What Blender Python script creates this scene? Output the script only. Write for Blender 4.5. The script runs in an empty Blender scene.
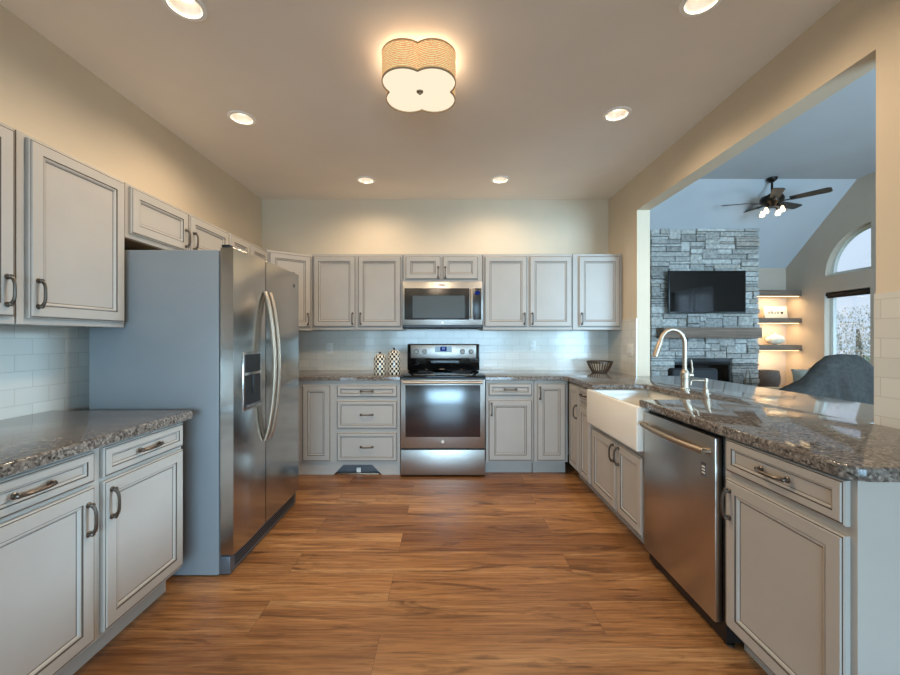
import bpy, bmesh, math, random
from mathutils import Vector, Matrix
from mathutils.geometry import tessellate_polygon
random.seed(7)
PI = math.pi
S = bpy.context.scene
C = S.collection

# ------------------------------------------------------------------ camera, world, big lights, exposure
H = 1.241
cam = bpy.data.cameras.new('camera')
cam.sensor_width = 36.0
cam.lens = 390 / 900 * 36
cam.shift_x = 3 / 900
cam.shift_y = 0.5 / 900
cam.clip_start = 0.02
camo = bpy.data.objects.new('camera', cam)
C.objects.link(camo)
camo.location = (0, 0, H)
camo.rotation_euler = (PI / 2, 0, 0)
S.camera = camo

S.view_settings.view_transform = 'Standard'
S.view_settings.look = 'None'
S.view_settings.gamma = 1
S.view_settings.use_curve_mapping = False
S.view_settings.exposure = 0.06

W = bpy.data.worlds.new('sky')
S.world = W
W.use_nodes = True
bg = W.node_tree.nodes['Background']
bg.inputs[0].default_value = (0.66, 0.82, 1.0, 1)
bg.inputs[1].default_value = 1.0

def area(name, loc, direction, sx, sy, power, col, spread=180):
    l = bpy.data.lights.new(name, 'AREA')
    l.shape = 'RECTANGLE'
    l.size, l.size_y = sx, sy
    l.energy = power
    l.color = col
    l.spread = math.radians(spread)
    o = bpy.data.objects.new(name, l)
    C.objects.link(o)
    o.location = loc
    o.rotation_euler = Vector(direction).to_track_quat('-Z', 'Y').to_euler()
    return o

DAY = (0.45, 0.745, 1.0)
area('daylight_patio_window', (0.1, -3.2, 1.05), (-0.12, 1, -0.6), 3.2, 1.6, 165, DAY, 120)
area('daylight_living_window', (4.0, -1.45, 1.6), (0, 1, 0.05), 2.6, 2.2, 500, DAY)
area('added_bar_daylight', (6.0, 2.6, 2.05), (-1, -0.14, -0.25), 1.5, 0.7, 24, DAY, 36)  # added daylight behind an invented window, aimed at the left base cabinets
area('added_gable_daylight', (6.0, 4.7, 1.5), (-1, 0, -0.15), 1.3, 1.6, 50, DAY)  # added daylight outside the unseen second gable window
WARM = (1.0, 0.785, 0.55)
P_SPOT, P_LAMP = 23, 4.0

# ------------------------------------------------------------------ materials
def lin(c):
    return tuple(((v / 255) / 12.92 if v / 255 <= 0.04045 else ((v / 255 + 0.055) / 1.055) ** 2.4) for v in c) + (1,)

def mat(name, rgb, rough=0.5, metal=0.0, **kw):
    m = bpy.data.materials.new(name)
    m.use_nodes = True
    b = m.node_tree.nodes['Principled BSDF']
    b.inputs['Base Color'].default_value = lin(rgb)
    b.inputs['Roughness'].default_value = rough
    b.inputs['Metallic'].default_value = metal
    for k, v in kw.items():
        b.inputs[k.replace('_', ' ')].default_value = v
    return m

def nodes(m):
    t = m.node_tree
    return t, t.nodes, t.links, t.nodes['Principled BSDF']

def N(m, kind, **ins):
    n = m.node_tree.nodes.new(kind)
    for k, v in ins.items():
        n.inputs[k.replace('_', ' ')].default_value = v
    return n

def ramp(m, stops):
    r = m.node_tree.nodes.new('ShaderNodeValToRGB')
    e = r.color_ramp.elements
    while len(e) < len(stops):
        e.new(0.5)
    for el, (p, c) in zip(e, stops):
        el.position = p
        el.color = lin(c)
    return r

def mottled(name, rgb, rough, amount=0.06, scale=6, bump=0.0, bscale=200, metal=0.0):
    m = mat(name, rgb, rough, metal)
    t, n, l, b = nodes(m)
    g = n.new('ShaderNodeNewGeometry')
    no = N(m, 'ShaderNodeTexNoise', Scale=scale, Detail=3.0)
    l.new(g.outputs['Position'], no.inputs['Vector'])
    a = tuple(max(0, v * (1 - amount)) for v in rgb)
    c = tuple(min(255, v * (1 + amount)) for v in rgb)
    r = ramp(m, [(0.3, a), (0.7, c)])
    l.new(no.outputs['Fac'], r.inputs[0])
    l.new(r.outputs[0], b.inputs['Base Color'])
    if bump:
        n2 = N(m, 'ShaderNodeTexNoise', Scale=bscale, Detail=2.0)
        l.new(g.outputs['Position'], n2.inputs['Vector'])
        bp = N(m, 'ShaderNodeBump', Strength=bump, Distance=0.002)
        l.new(n2.outputs['Fac'], bp.inputs['Height'])
        l.new(bp.outputs[0], b.inputs['Normal'])
    return m

M = {}
M['paint'] = mottled('cabinet_paint', (172, 165, 156), 0.42, 0.015, 5)
M['glaze'] = mat('cabinet_glaze', (86, 74, 62), 0.5)
M['wall'] = mottled('wall_paint', (210, 194, 170), 0.75, 0.015, 2, 0.1, 300)
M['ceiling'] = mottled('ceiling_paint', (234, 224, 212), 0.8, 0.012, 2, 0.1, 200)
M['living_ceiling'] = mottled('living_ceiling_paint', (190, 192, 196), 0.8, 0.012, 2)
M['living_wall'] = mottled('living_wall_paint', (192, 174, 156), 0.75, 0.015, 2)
M['white'] = mat('white_plastic', (226, 222, 212), 0.35)
M['trimwhite'] = mat('white_trim', (222, 220, 214), 0.4)
M['canwhite'] = mat('white_can_trim', (246, 242, 236), 0.5)
M['porcelain'] = mat('white_fireclay', (228, 222, 210), 0.12)
M['pewter'] = mat('antique_pewter', (104, 96, 88), 0.36, 0.95)
M['nickel'] = mat('brushed_nickel', (166, 150, 132), 0.42, 0.95)
M['blackgloss'] = mat('black_glass', (10, 11, 13), 0.06)
M['micro_glass'] = mat('smoked_door_glass', (36, 34, 31), 0.28)
M['micro_screen'] = mat('perforated_screen', (58, 61, 56), 0.4)
M['oven_glass'] = mat('tinted_oven_glass', (20, 24, 32), 0.2, 0.0, IOR=2.0)
M['black'] = mat('black_plastic', (20, 20, 22), 0.35)
M['dark'] = mat('dark_cavity', (14, 14, 15), 0.7)
M['fridge_side'] = mottled('grey_enamel', (134, 138, 140), 0.38, 0.02, 3)
M['grille'] = mat('grey_grille', (96, 96, 100), 0.45, 0.3)
M['shade_edge'] = mat('shade_trim', (176, 148, 112), 0.6)
M['bronze'] = mat('dark_bronze', (44, 38, 34), 0.35, 0.7)
M['blade'] = mottled('dark_walnut_blade', (62, 54, 48), 0.45, 0.15, 20)
M['blanket'] = mottled('charcoal_knit', (68, 67, 65), 0.95, 0.12, 30, 0.6, 400)
M['linen'] = mottled('greige_linen', (150, 144, 132), 0.9, 0.06, 60, 0.5, 500)
M['leather'] = mottled('dark_leather', (24, 25, 30), 0.7, 0.1, 20)
M['paper'] = mat('cream_paper', (224, 212, 188), 0.8)
M['ink'] = mat('ink', (70, 58, 50), 0.8)
M['cream_ceramic'] = mat('cream_ceramic', (232, 220, 196), 0.5)
M['wicker'] = mottled('grey_wicker', (104, 94, 88), 0.8, 0.25, 90, 0.6, 200)
M['grass'] = mottled('lawn', (96, 122, 66), 0.9, 0.3, 3)
M['bark'] = mottled('bark', (140, 132, 120), 0.9, 0.2, 20)
M['leaf'] = mottled('leaf', (222, 230, 212), 0.7, 0.25, 3)
M['wire'] = mat('bronze_wire', (86, 70, 56), 0.4, 0.6)

def steel(name, rgb, axis, rough=0.3):
    m = mat(name, rgb, rough, 1.0)
    t, n, l, b = nodes(m)
    g = n.new('ShaderNodeNewGeometry')
    mp = n.new('ShaderNodeMapping')
    sc = [0.5, 0.5, 0.5]
    for i in range(3):
        if i != axis:
            sc[i] = 160
    mp.inputs['Scale'].default_value = sc
    l.new(g.outputs['Position'], mp.inputs['Vector'])
    no = N(m, 'ShaderNodeTexNoise', Scale=1.0, Detail=3.0)
    l.new(mp.outputs[0], no.inputs['Vector'])
    mr = N(m, 'ShaderNodeMapRange', To_Min=rough - 0.015, To_Max=rough + 0.015)
    l.new(no.outputs['Fac'], mr.inputs['Value'])
    l.new(mr.outputs[0], b.inputs['Roughness'])
    return m
M['steel'] = steel('brushed_steel', (176, 172, 166), 0, 0.36)
M['steel_side'] = steel('brushed_steel_side', (186, 182, 176), 1, 0.19)

M['steel_washer'] = steel('brushed_steel_washer', (192, 186, 178), 1, 0.3)

def floor_material():
    m = mat('wood_planks', (150, 100, 60), 0.34)
    t, n, l, b = nodes(m)
    g = n.new('ShaderNodeNewGeometry')
    mp = n.new('ShaderNodeMapping')
    mp.inputs['Location'].default_value = (0.28, 0.075, 0)
    l.new(g.outputs['Position'], mp.inputs['Vector'])
    br = n.new('ShaderNodeTexBrick')
    br.offset = 0.37; br.offset_frequency = 2; br.squash = 1
    for k, v in {'Scale': 1.0, 'Mortar Size': 0.0008, 'Mortar Smooth': 0.1, 'Bias': 0.0, 'Brick Width': 1.5, 'Row Height': 0.213}.items():
        br.inputs[k].default_value = v
    br.inputs['Color1'].default_value = (0, 0, 0, 1)
    br.inputs['Color2'].default_value = (1, 1, 1, 1)
    br.inputs['Mortar'].default_value = (0.5, 0.5, 0.5, 1)
    l.new(mp.outputs[0], br.inputs['Vector'])
    # grain, shifted plank by plank
    add = n.new('ShaderNodeVectorMath'); add.operation = 'MULTIPLY_ADD'
    add.inputs[1].default_value = (37, 19, 11)
    l.new(br.outputs['Color'], add.inputs[0])
    l.new(g.outputs['Position'], add.inputs[2])
    def grain(sx, sy, detail, dist):
        q = n.new('ShaderNodeMapping')
        q.inputs['Scale'].default_value = (sx, sy, 1)
        l.new(add.outputs[0], q.inputs['Vector'])
        no = N(m, 'ShaderNodeTexNoise', Scale=1.0, Detail=detail, Roughness=0.62, Distortion=dist)
        l.new(q.outputs[0], no.inputs['Vector'])
        return no
    broad = grain(0.7, 9, 6.0, 0.9)
    fine = grain(3, 70, 4.0, 1.2)
    knots = grain(1.6, 11, 5.0, 1.6)
    r1 = ramp(m, [(0.26, (136, 92, 58)), (0.5, (182, 132, 84)), (0.74, (214, 170, 120))])
    l.new(broad.outputs['Fac'], r1.inputs[0])
    r2 = ramp(m, [(0.34, (168, 154, 142)), (0.62, (255, 252, 248))])
    l.new(fine.outputs['Fac'], r2.inputs[0])
    r3 = ramp(m, [(0.33, (104, 78, 62)), (0.46, (255, 255, 255))])
    l.new(knots.outputs['Fac'], r3.inputs[0])
    r4 = ramp(m, [(0.0, (192, 176, 162)), (0.5, (236, 230, 224)), (1.0, (255, 250, 238))])
    l.new(br.outputs['Color'], r4.inputs[0])
    prev = r1.outputs[0]
    for r, f in ((r2, 0.75), (r3, 0.62), (r4, 0.9)):
        mx = n.new('ShaderNodeMix'); mx.data_type = 'RGBA'; mx.blend_type = 'MULTIPLY'
        mx.inputs[0].default_value = f
        l.new(prev, mx.inputs[6]); l.new(r.outputs[0], mx.inputs[7])
        prev = mx.outputs[2]
    seam = n.new('ShaderNodeMix'); seam.data_type = 'RGBA'
    seam.inputs[7].default_value = lin((88, 60, 42))
    l.new(br.outputs['Fac'], seam.inputs[0]); l.new(prev, seam.inputs[6])
    l.new(seam.outputs[2], b.inputs['Base Color'])
    bp = N(m, 'ShaderNodeBump', Strength=0.15, Distance=0.001)
    l.new(fine.outputs['Fac'], bp.inputs['Height'])
    l.new(bp.outputs[0], b.inputs['Normal'])
    return m
M['floor'] = floor_material()

def tile_material(name, across):
    m = mat(name, (214, 208, 196), 0.16)
    t, n, l, b = nodes(m)
    g = n.new('ShaderNodeNewGeometry')
    sp = n.new('ShaderNodeSeparateXYZ'); cb = n.new('ShaderNodeCombineXYZ')
    l.new(g.outputs['Position'], sp.inputs[0])
    l.new(sp.outputs[across], cb.inputs[0]); l.new(sp.outputs['Z'], cb.inputs[1])
    br = n.new('ShaderNodeTexBrick')
    br.offset = 0.5; br.offset_frequency = 2
    for k, v in {'Scale': 1.0, 'Mortar Size': 0.0018, 'Mortar Smooth': 0.3, 'Bias': 0.0, 'Brick Width': 0.155, 'Row Height': 0.0775}.items():
        br.inputs[k].default_value = v
    br.inputs['Color1'].default_value = lin((206, 202, 192))
    br.inputs['Color2'].default_value = lin((216, 211, 200))
    br.inputs['Mortar'].default_value = lin((192, 187, 176))
    l.new(cb.outputs[0], br.inputs['Vector'])
    l.new(br.outputs['Color'], b.inputs['Base Color'])
    no = N(m, 'ShaderNodeTexNoise', Scale=9.0)
    l.new(cb.outputs[0], no.inputs['Vector'])
    ma = n.new('ShaderNodeMath'); ma.operation = 'MULTIPLY_ADD'
    ma.inputs[1].default_value = -1.0
    l.new(br.outputs['Fac'], ma.inputs[0]); l.new(no.outputs['Fac'], ma.inputs[2])
    bp = N(m, 'ShaderNodeBump', Strength=0.35, Distance=0.002)
    l.new(ma.outputs[0], bp.inputs['Height'])
    l.new(bp.outputs[0], b.inputs['Normal'])
    return m
M['tile_x'] = tile_material('subway_tile_back', 'X')
M['tile_y'] = tile_material('subway_tile_side', 'Y')

def granite_material():
    m = mat('speckled_granite', (120, 108, 96), 0.07, 0.0, IOR=1.45)
    t, n, l, b = nodes(m)
    g = n.new('ShaderNodeNewGeometry')
    v = N(m, 'ShaderNodeTexVoronoi', Scale=135.0)
    l.new(g.outputs['Position'], v.inputs['Vector'])
    no = N(m, 'ShaderNodeTexNoise', Scale=38.0, Detail=4.0, Roughness=0.7)
    l.new(g.outputs['Position'], no.inputs['Vector'])
    sp = n.new('ShaderNodeSeparateColor')
    l.new(v.outputs['Color'], sp.inputs[0])
    r1 = ramp(m, [(0.0, (34, 30, 28)), (0.16, (40, 35, 32)), (0.22, (82, 75, 69)), (0.55, (112, 102, 93)), (0.8, (134, 125, 115)), (1.0, (166, 158, 148))])
    l.new(sp.outputs[0], r1.inputs[0])
    r2 = ramp(m, [(0.36, (44, 40, 37)), (0.5, (108, 98, 90)), (0.66, (138, 128, 118))])
    l.new(no.outputs['Fac'], r2.inputs[0])
    mx = n.new('ShaderNodeMix'); mx.data_type = 'RGBA'
    mx.inputs[0].default_value = 0.45
    l.new(r1.outputs[0], mx.inputs[6]); l.new(r2.outputs[0], mx.inputs[7])
    l.new(mx.outputs[2], b.inputs['Base Color'])
    return m
M['granite'] = granite_material()

def stone_material():
    m = mat('ledge_stone', (150, 148, 144), 0.85)
    t, n, l, b = nodes(m)
    g = n.new('ShaderNodeNewGeometry')
    r = ramp(m, [(0.0, (160, 157, 153)), (0.35, (196, 193, 188)), (0.75, (222, 220, 215)), (1.0, (186, 178, 168))])
    l.new(g.outputs['Random Per Island'], r.inputs[0])
    no = N(m, 'ShaderNodeTexNoise', Scale=24.0, Detail=5.0)
    l.new(g.outputs['Position'], no.inputs['Vector'])
    r2 = ramp(m, [(0.3, (170, 168, 166)), (0.7, (255, 255, 255))])
    l.new(no.outputs['Fac'], r2.inputs[0])
    mx = n.new('ShaderNodeMix'); mx.data_type = 'RGBA'; mx.blend_type = 'MULTIPLY'
    mx.inputs[0].default_value = 0.8
    l.new(r.outputs[0], mx.inputs[6]); l.new(r2.outputs[0], mx.inputs[7])
    l.new(mx.outputs[2], b.inputs['Base Color'])
    bp = N(m, 'ShaderNodeBump', Strength=0.8, Distance=0.02)
    l.new(no.outputs['Fac'], bp.inputs['Height'])
    l.new(bp.outputs[0], b.inputs['Normal'])
    return m
M['stone'] = stone_material()
M['mortar'] = mat('grey_mortar', (96, 94, 92), 0.95)

def wood_material(name, a, c):
    m = mat(name, a, 0.6)
    t, n, l, b = nodes(m)
    g = n.new('ShaderNodeNewGeometry')
    mp = n.new('ShaderNodeMapping'); mp.inputs['Scale'].default_value = (2, 30, 30)
    l.new(g.outputs['Position'], mp.inputs['Vector'])
    no = N(m, 'ShaderNodeTexNoise', Scale=1.0, Detail=4.0)
    l.new(mp.outputs[0], no.inputs['Vector'])
    r = ramp(m, [(0.3, a), (0.7, c)])
    l.new(no.outputs['Fac'], r.inputs[0]); l.new(r.outputs[0], b.inputs['Base Color'])
    return m
M['mantel'] = wood_material('weathered_beam', (98, 78, 64), (138, 116, 98))
M['shelf'] = wood_material('grey_shelf_wood', (104, 86, 72), (132, 112, 96))
M['brownwood'] = wood_material('raw_birch_underside', (110, 84, 58), (136, 106, 76))

def glow(name, rgb, strength):
    m = bpy.data.materials.new(name)
    m.use_nodes = True
    nt = m.node_tree
    nt.nodes.remove(nt.nodes['Principled BSDF'])
    e = nt.nodes.new('ShaderNodeEmission')
    e.inputs[0].default_value = lin(rgb)
    e.inputs[1].default_value = strength
    nt.links.new(e.outputs[0], nt.nodes['Material Output'].inputs[0])
    return m
M['bulb'] = glow('lamp_lens', (255, 236, 206), 3)
M['fanbulb'] = glow('fan_bulb', (255, 226, 180), 4)
M['diffuser'] = glow('lit_diffuser', (255, 238, 208), 1.0)
M['led'] = glow('led_strip', (255, 214, 150), 6)
M['display'] = glow('blue_display', (40, 60, 150), 0.5)
M['digits'] = glow('display_digits', (150, 190, 255), 1.0)

def shade_material():
    m = mat('woven_shade', (214, 182, 132), 0.9)
    t, n, l, b = nodes(m)
    g = n.new('ShaderNodeNewGeometry')
    w1 = N(m, 'ShaderNodeTexWave', Scale=36.0, Distortion=3.0, Detail=2.0)
    w1.bands_direction = 'Z'
    l.new(g.outputs['Position'], w1.inputs['Vector'])
    no = N(m, 'ShaderNodeTexNoise', Scale=120.0, Detail=3.0)
    l.new(g.outputs['Position'], no.inputs['Vector'])
    ad = n.new('ShaderNodeMath'); ad.operation = 'MULTIPLY'
    l.new(w1.outputs['Fac'], ad.inputs[0]); l.new(no.outputs['Fac'], ad.inputs[1])
    r = ramp(m, [(0.1, (186, 128, 74)), (0.45, (246, 212, 158))])
    l.new(ad.outputs[0], r.inputs[0])
    l.new(r.outputs[0], b.inputs['Base Color'])
    l.new(r.outputs[0], b.inputs['Emission Color'])
    b.inputs['Emission Strength'].default_value = 0.72     # lit from inside by its bulbs
    return m
M['shade'] = shade_material()

def pane_material():
    m = bpy.data.materials.new('window_glass')
    m.use_nodes = True
    nt = m.node_tree
    nt.nodes.remove(nt.nodes['Principled BSDF'])
    tr = nt.nodes.new('ShaderNodeBsdfTransparent')
    gl = nt.nodes.new('ShaderNodeBsdfGlossy'); gl.inputs['Roughness'].default_value = 0.02
    mx = nt.nodes.new('ShaderNodeMixShader'); mx.inputs[0].default_value = 0.06
    nt.links.new(tr.outputs[0], mx.inputs[1]); nt.links.new(gl.outputs[0], mx.inputs[2])
    nt.links.new(mx.outputs[0], nt.nodes['Material Output'].inputs[0])
    return m
M['pane'] = pane_material()

def checker_material():
    m = mat('check_ceramic', (230, 220, 200), 0.15)
    t, n, l, b = nodes(m)
    tc = n.new('ShaderNodeTexCoord')
    sp = n.new('ShaderNodeSeparateXYZ')
    l.new(tc.outputs['Object'], sp.inputs[0])
    at = n.new('ShaderNodeMath'); at.operation = 'ARCTAN2'
    l.new(sp.outputs['X'], at.inputs[0]); l.new(sp.outputs['Y'], at.inputs[1])
    u = n.new('ShaderNodeMath'); u.operation = 'MULTIPLY'; u.inputs[1].default_value = 18 / (2 * PI) 
    l.new(at.outputs[0], u.inputs[0])
    v = n.new('ShaderNodeMath'); v.operation = 'MULTIPLY'; v.inputs[1].default_value = 44
    l.new(sp.outputs['Z'], v.inputs[0])
    cb = n.new('ShaderNodeCombineXYZ')
    l.new(u.outputs[0], cb.inputs[0]); l.new(v.outputs[0], cb.inputs[1])
    cb.inputs[2].default_value = 0.5
    ck = N(m, 'ShaderNodeTexChecker', Scale=1.0)
    ck.inputs['Color1'].default_value = lin((18, 16, 15)); ck.inputs['Color2'].default_value = lin((232, 224, 206))
    l.new(cb.outputs[0], ck.inputs['Vector'])
    l.new(ck.outputs['Color'], b.inputs['Base Color'])
    return m
M['check'] = checker_material()

# ------------------------------------------------------------------ mesh helpers
def new():
    return bmesh.new()

def merge(bm, tmp, mi=0):
    for f in tmp.faces:
        f.material_index = mi
    me = bpy.data.meshes.new('t')
    tmp.to_mesh(me); tmp.free()
    bm.from_mesh(me)
    bpy.data.meshes.remove(me)

def box(bm, x0, x1, y0, y1, z0, z1, bev=0.0, mi=0, seg=2):
    t = bmesh.new()
    bmesh.ops.create_cube(t, size=1)
    for v in t.verts:
        v.co = Vector(((x0 + x1) / 2 + v.co.x * (x1 - x0), (y0 + y1) / 2 + v.co.y * (y1 - y0), (z0 + z1) / 2 + v.co.z * (z1 - z0)))
    if bev:
        bmesh.ops.bevel(t, geom=t.edges[:], offset=bev, segments=seg, affect='EDGES', profile=0.5)
    merge(bm, t, mi)

def lathe(bm, prof, n=32, center=(0, 0, 0), mi=0, axis='Z', closed_top=True):
    t = bmesh.new()
    rings = []
    for r, z in prof:
        if r < 1e-6:
            rings.append([t.verts.new((0, 0, z))])
        else:
            rings.append([t.verts.new((r * math.cos(2 * PI * i / n), r * math.sin(2 * PI * i / n), z)) for i in range(n)])
    for a, b in zip(rings, rings[1:]):
        if len(a) == 1 and len(b) == 1:
            continue
        for i in range(n):
            j = (i + 1) % n
            if len(a) == 1:
                t.faces.new((a[0], b[i], b[j]))
            elif len(b) == 1:
                t.faces.new((a[i], b[0], a[j]))
            else:
                t.faces.new((a[i], b[i], b[j], a[j]))
    if axis == 'Y':       # turn so the profile's z runs towards -y
        bmesh.ops.rotate(t, verts=t.verts[:], matrix=Matrix.Rotation(PI / 2, 3, 'X'))
    if axis == 'X':
        bmesh.ops.rotate(t, verts=t.verts[:], matrix=Matrix.Rotation(PI / 2, 3, 'Y'))
    bmesh.ops.translate(t, verts=t.verts[:], vec=center)
    bmesh.ops.recalc_face_normals(t, faces=t.faces[:])
    merge(bm, t, mi)

def tube(bm, pts, rad, n=10, mi=0, closed=False):
    pts = [Vector(p) for p in pts]
    k = len(pts)
    rad = rad if isinstance(rad, (list, tuple)) else [rad] * k
    t = bmesh.new()
    rings = []
    up = Vector((0.31, 0.17, 0.93)).normalized()
    for i, p in enumerate(pts):
        if closed:
            d = pts[(i + 1) % k] - pts[i - 1]
        else:
            d = pts[min(i + 1, k - 1)] - pts[max(i - 1, 0)]
        d.normalize()
        if i == 0:
            a = d.cross(up)
            if a.length < 0.05:
                a = d.cross(Vector((1, 0, 0)))
        else:
            a = a - d * a.dot(d)
        a.normalize()
        b = d.cross(a)
        rings.append([t.verts.new(p + (a * math.cos(2 * PI * j / n) + b * math.sin(2 * PI * j / n)) * rad[i]) for j in range(n)])
    pairs = list(zip(rings, rings[1:])) + ([(rings[-1], rings[0])] if closed else [])
    for r0, r1 in pairs:
        for j in range(n):
            t.faces.new((r0[j], r0[(j + 1) % n], r1[(j + 1) % n], r1[j]))
    if not closed:
        t.faces.new(rings[0][::-1]); t.faces.new(rings[-1])
    bmesh.ops.recalc_face_normals(t, faces=t.faces[:])
    merge(bm, t, mi)

def prism(bm, outer, holes, lo, hi, frame='xy', mi=0, bev=0.0):
    """polygon (with holes) extruded from lo to hi; frame says which axes the 2-D points are."""
    def P(p, h):
        if frame == 'xy': return Vector((p[0], p[1], h))
        if frame == 'yz': return Vector((h, p[0], p[1]))
        return Vector((p[0], h, p[1]))
    t = bmesh.new()
    loops = [outer] + list(holes)
    flat = [p for lp in loops for p in lp]
    va = [t.verts.new(P(p, lo)) for p in flat]
    vb = [t.verts.new(P(p, hi)) for p in flat]
    top_edges = []
    if not holes:
        t.faces.new(va); f = t.faces.new(vb)
        top_edges = list(f.edges)
    else:
        tris = tessellate_polygon([[Vector((p[0], p[1], 0)) for p in lp] for lp in loops])
        for a, b_, c in tris:
            t.faces.new((va[a], va[b_], va[c])); t.faces.new((vb[a], vb[b_], vb[c]))
    o = 0
    for lp in loops:
        k = len(lp)
        for i in range(k):
            j = (i + 1) % k
            t.faces.new((va[o + i], va[o + j], vb[o + j], vb[o + i]))
        o += k
    bmesh.ops.recalc_face_normals(t, faces=t.faces[:])
    if bev and top_edges:
        bmesh.ops.bevel(t, geom=top_edges, offset=bev, segments=3, affect='EDGES', profile=0.5)
    merge(bm, t, mi)

def nested(bm, x0, x1, z0, z1, y, prof):
    """panel seen from -y: rings of (inset, height above the plane y, material of the strip that ENDS at the ring)."""
    t = bmesh.new()
    rings = []
    for ins, h, mi in prof:
        rings.append([t.verts.new((px, y - h, pz)) for px, pz in ((x0 + ins, z0 + ins), (x1 - ins, z0 + ins), (x1 - ins, z1 - ins), (x0 + ins, z1 - ins))])
    for k in range(1, len(rings)):
        a, b = rings[k - 1], rings[k]
        for i in range(4):
            j = (i + 1) % 4
            f = t.faces.new((a[i], a[j], b[j], b[i]))
            f.material_index = prof[k][2]
    t.faces.new(rings[-1])
    t.faces.new(rings[0][::-1])
    bmesh.ops.recalc_face_normals(t, faces=t.faces[:])
    me = bpy.data.meshes.new('t')
    t.to_mesh(me); t.free()
    bm.from_mesh(me)
    bpy.data.meshes.remove(me)

def obj(name, bm, mats, parent=None, smooth=True, loc=None):
    me = bpy.data.meshes.new(name)
    bm.to_mesh(me); bm.free()
    if not isinstance(mats, (list, tuple)):
        mats = [mats]
    for m in mats:
        me.materials.append(M[m])
    if smooth:
        for p in me.polygons:
            p.use_smooth = True
        me.set_sharp_from_angle(angle=math.radians(32))
    o = bpy.data.objects.new(name, me)
    C.objects.link(o)
    if parent: o.parent = parent
    if loc: o.location = loc
    return o

def tag(o, label, cat, group=None, kind=None):
    o['label'] = label; o['category'] = cat
    if group: o['group'] = group
    if kind: o['kind'] = kind
    return o

def thing(name, label, cat, loc=(0, 0, 0), rz=0.0, group=None):
    o = bpy.data.objects.new(name, None)
    C.objects.link(o)
    o.empty_display_size = 0.1
    o.location = loc; o.rotation_euler = (0, 0, rz)
    return tag(o, label, cat, group)

def struct(name, bm, mats, label=None, parent=None):
    o = obj(name, bm, mats, parent, smooth=False)
    if not parent:
        o['kind'] = 'structure'
        o['label'] = label
        o['category'] = name.split('_')[0]
    return o

def arc(cx, cy, r, a0, a1, n=8):
    return [(cx + r * math.cos(math.radians(a0 + (a1 - a0) * i / n)), cy + r * math.sin(math.radians(a0 + (a1 - a0) * i / n))) for i in range(n + 1)]

# ------------------------------------------------------------------ the room
XL, XR, YB, ZC = -1.985, 1.731, 4.18, 2.725       # kitchen left wall, right wall, back wall, ceiling
XR2 = 1.849                                          # living-room face of the right wall
XG, YF = 5.735, 6.60                                 # living room: gable wall, far wall
YR, ZR, ZE = 5.455, 3.465, 2.426                     # crease and eave of its sloped ceiling
YN, YK = -1.2, -3.0                                  # near walls of the living room / kitchen

b = new(); box(b, -2.1, 5.85, -3.1, 6.7, -0.05, 0)
struct('floor', b, 'floor', 'brown wood plank floor running across the kitchen')

CANS = [(-1.168, 1.738), (-1.383, 2.63), (-0.76, 3.66), (0.495, 3.65), (1.126, 2.584), (1.12, 1.712)]
b = new()
prism(b, [(-2.1, -3.1), (XR, -3.1), (XR, YB), (-2.1, YB)], [arc(x, y, 0.068, 0, 360 - 15, 23) for x, y in CANS], ZC, ZC + 0.02)
struct('ceiling', b, 'ceiling', 'flat grey-beige kitchen ceiling with round openings for the recessed lights')
b = new(); box(b, XL - 0.1, XL, -3.1, YB + 0.1, 0, ZC + 0.02)
struct('wall_left', b, 'wall', 'tan wall behind the left cabinets')
b = new(); box(b, XL, XR, YB, YB + 0.1, 0, ZC + 0.02)
struct('wall_back', b, 'wall', 'tan back wall above the range')
b = new()
prism(b, [(-3.1, 0), (6.7, 0), (6.7, 3.6), (-3.1, 3.6)], [[(1.574, 0.857), (3.553, 0.857), (3.553, 2.407), (1.574, 2.407)]], XR, XR2, 'yz')
struct('wall_right', b, 'wall', 'tan wall with the wide pass-through opening to the living room')
b = new()
prism(b, [(XL, 0), (XR, 0), (XR, ZC), (XL, ZC)], [[(-1.7, 0.2), (1.65, 0.2), (1.65, 2.45), (-1.7, 2.45)]], YK - 0.1, YK, 'xz')
struct('wall_near', b, 'wall', 'tan kitchen wall behind the viewer with the patio window')

def window(name, label, corners, axis, at, thick=0.05, mull=()):
    """frame and pane in an opening; corners (u0,u1,v0,v1); axis is the wall normal."""
    u0, u1, v0, v1 = corners
    f = new()
    fr = 0.05
    rects = [(u0, u0 + fr, v0, v1), (u1 - fr, u1, v0, v1), (u0 + fr, u1 - fr, v0, v0 + fr), (u0 + fr, u1 - fr, v1 - fr, v1)]
    rects += [(m - 0.025, m + 0.025, v0 + fr, v1 - fr) for m in mull]
    for a, c, d, e in rects:
        if axis == 'y': box(f, a, c, at, at + thick, d, e, 0.004)
        else: box(f, at, at + thick, a, c, d, e, 0.004)
    o = struct(name, f, 'trimwhite', label)
    g = new()
    if axis == 'y': box(g, u0 + 0.02, u1 - 0.02, at + thick * 0.4, at + thick * 0.5, v0 + 0.02, v1 - 0.02)
    else: box(g, at + thick * 0.4, at + thick * 0.5, u0 + 0.02, u1 - 0.02, v0 + 0.02, v1 - 0.02)
    struct('window_pane', g, 'pane', parent=o)
    return o
window('window_1', 'patio window behind the viewer', (-1.7, 1.65, 0.2, 2.45), 'y', YK - 0.08, mull=(-0.58, 0.53))

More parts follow.
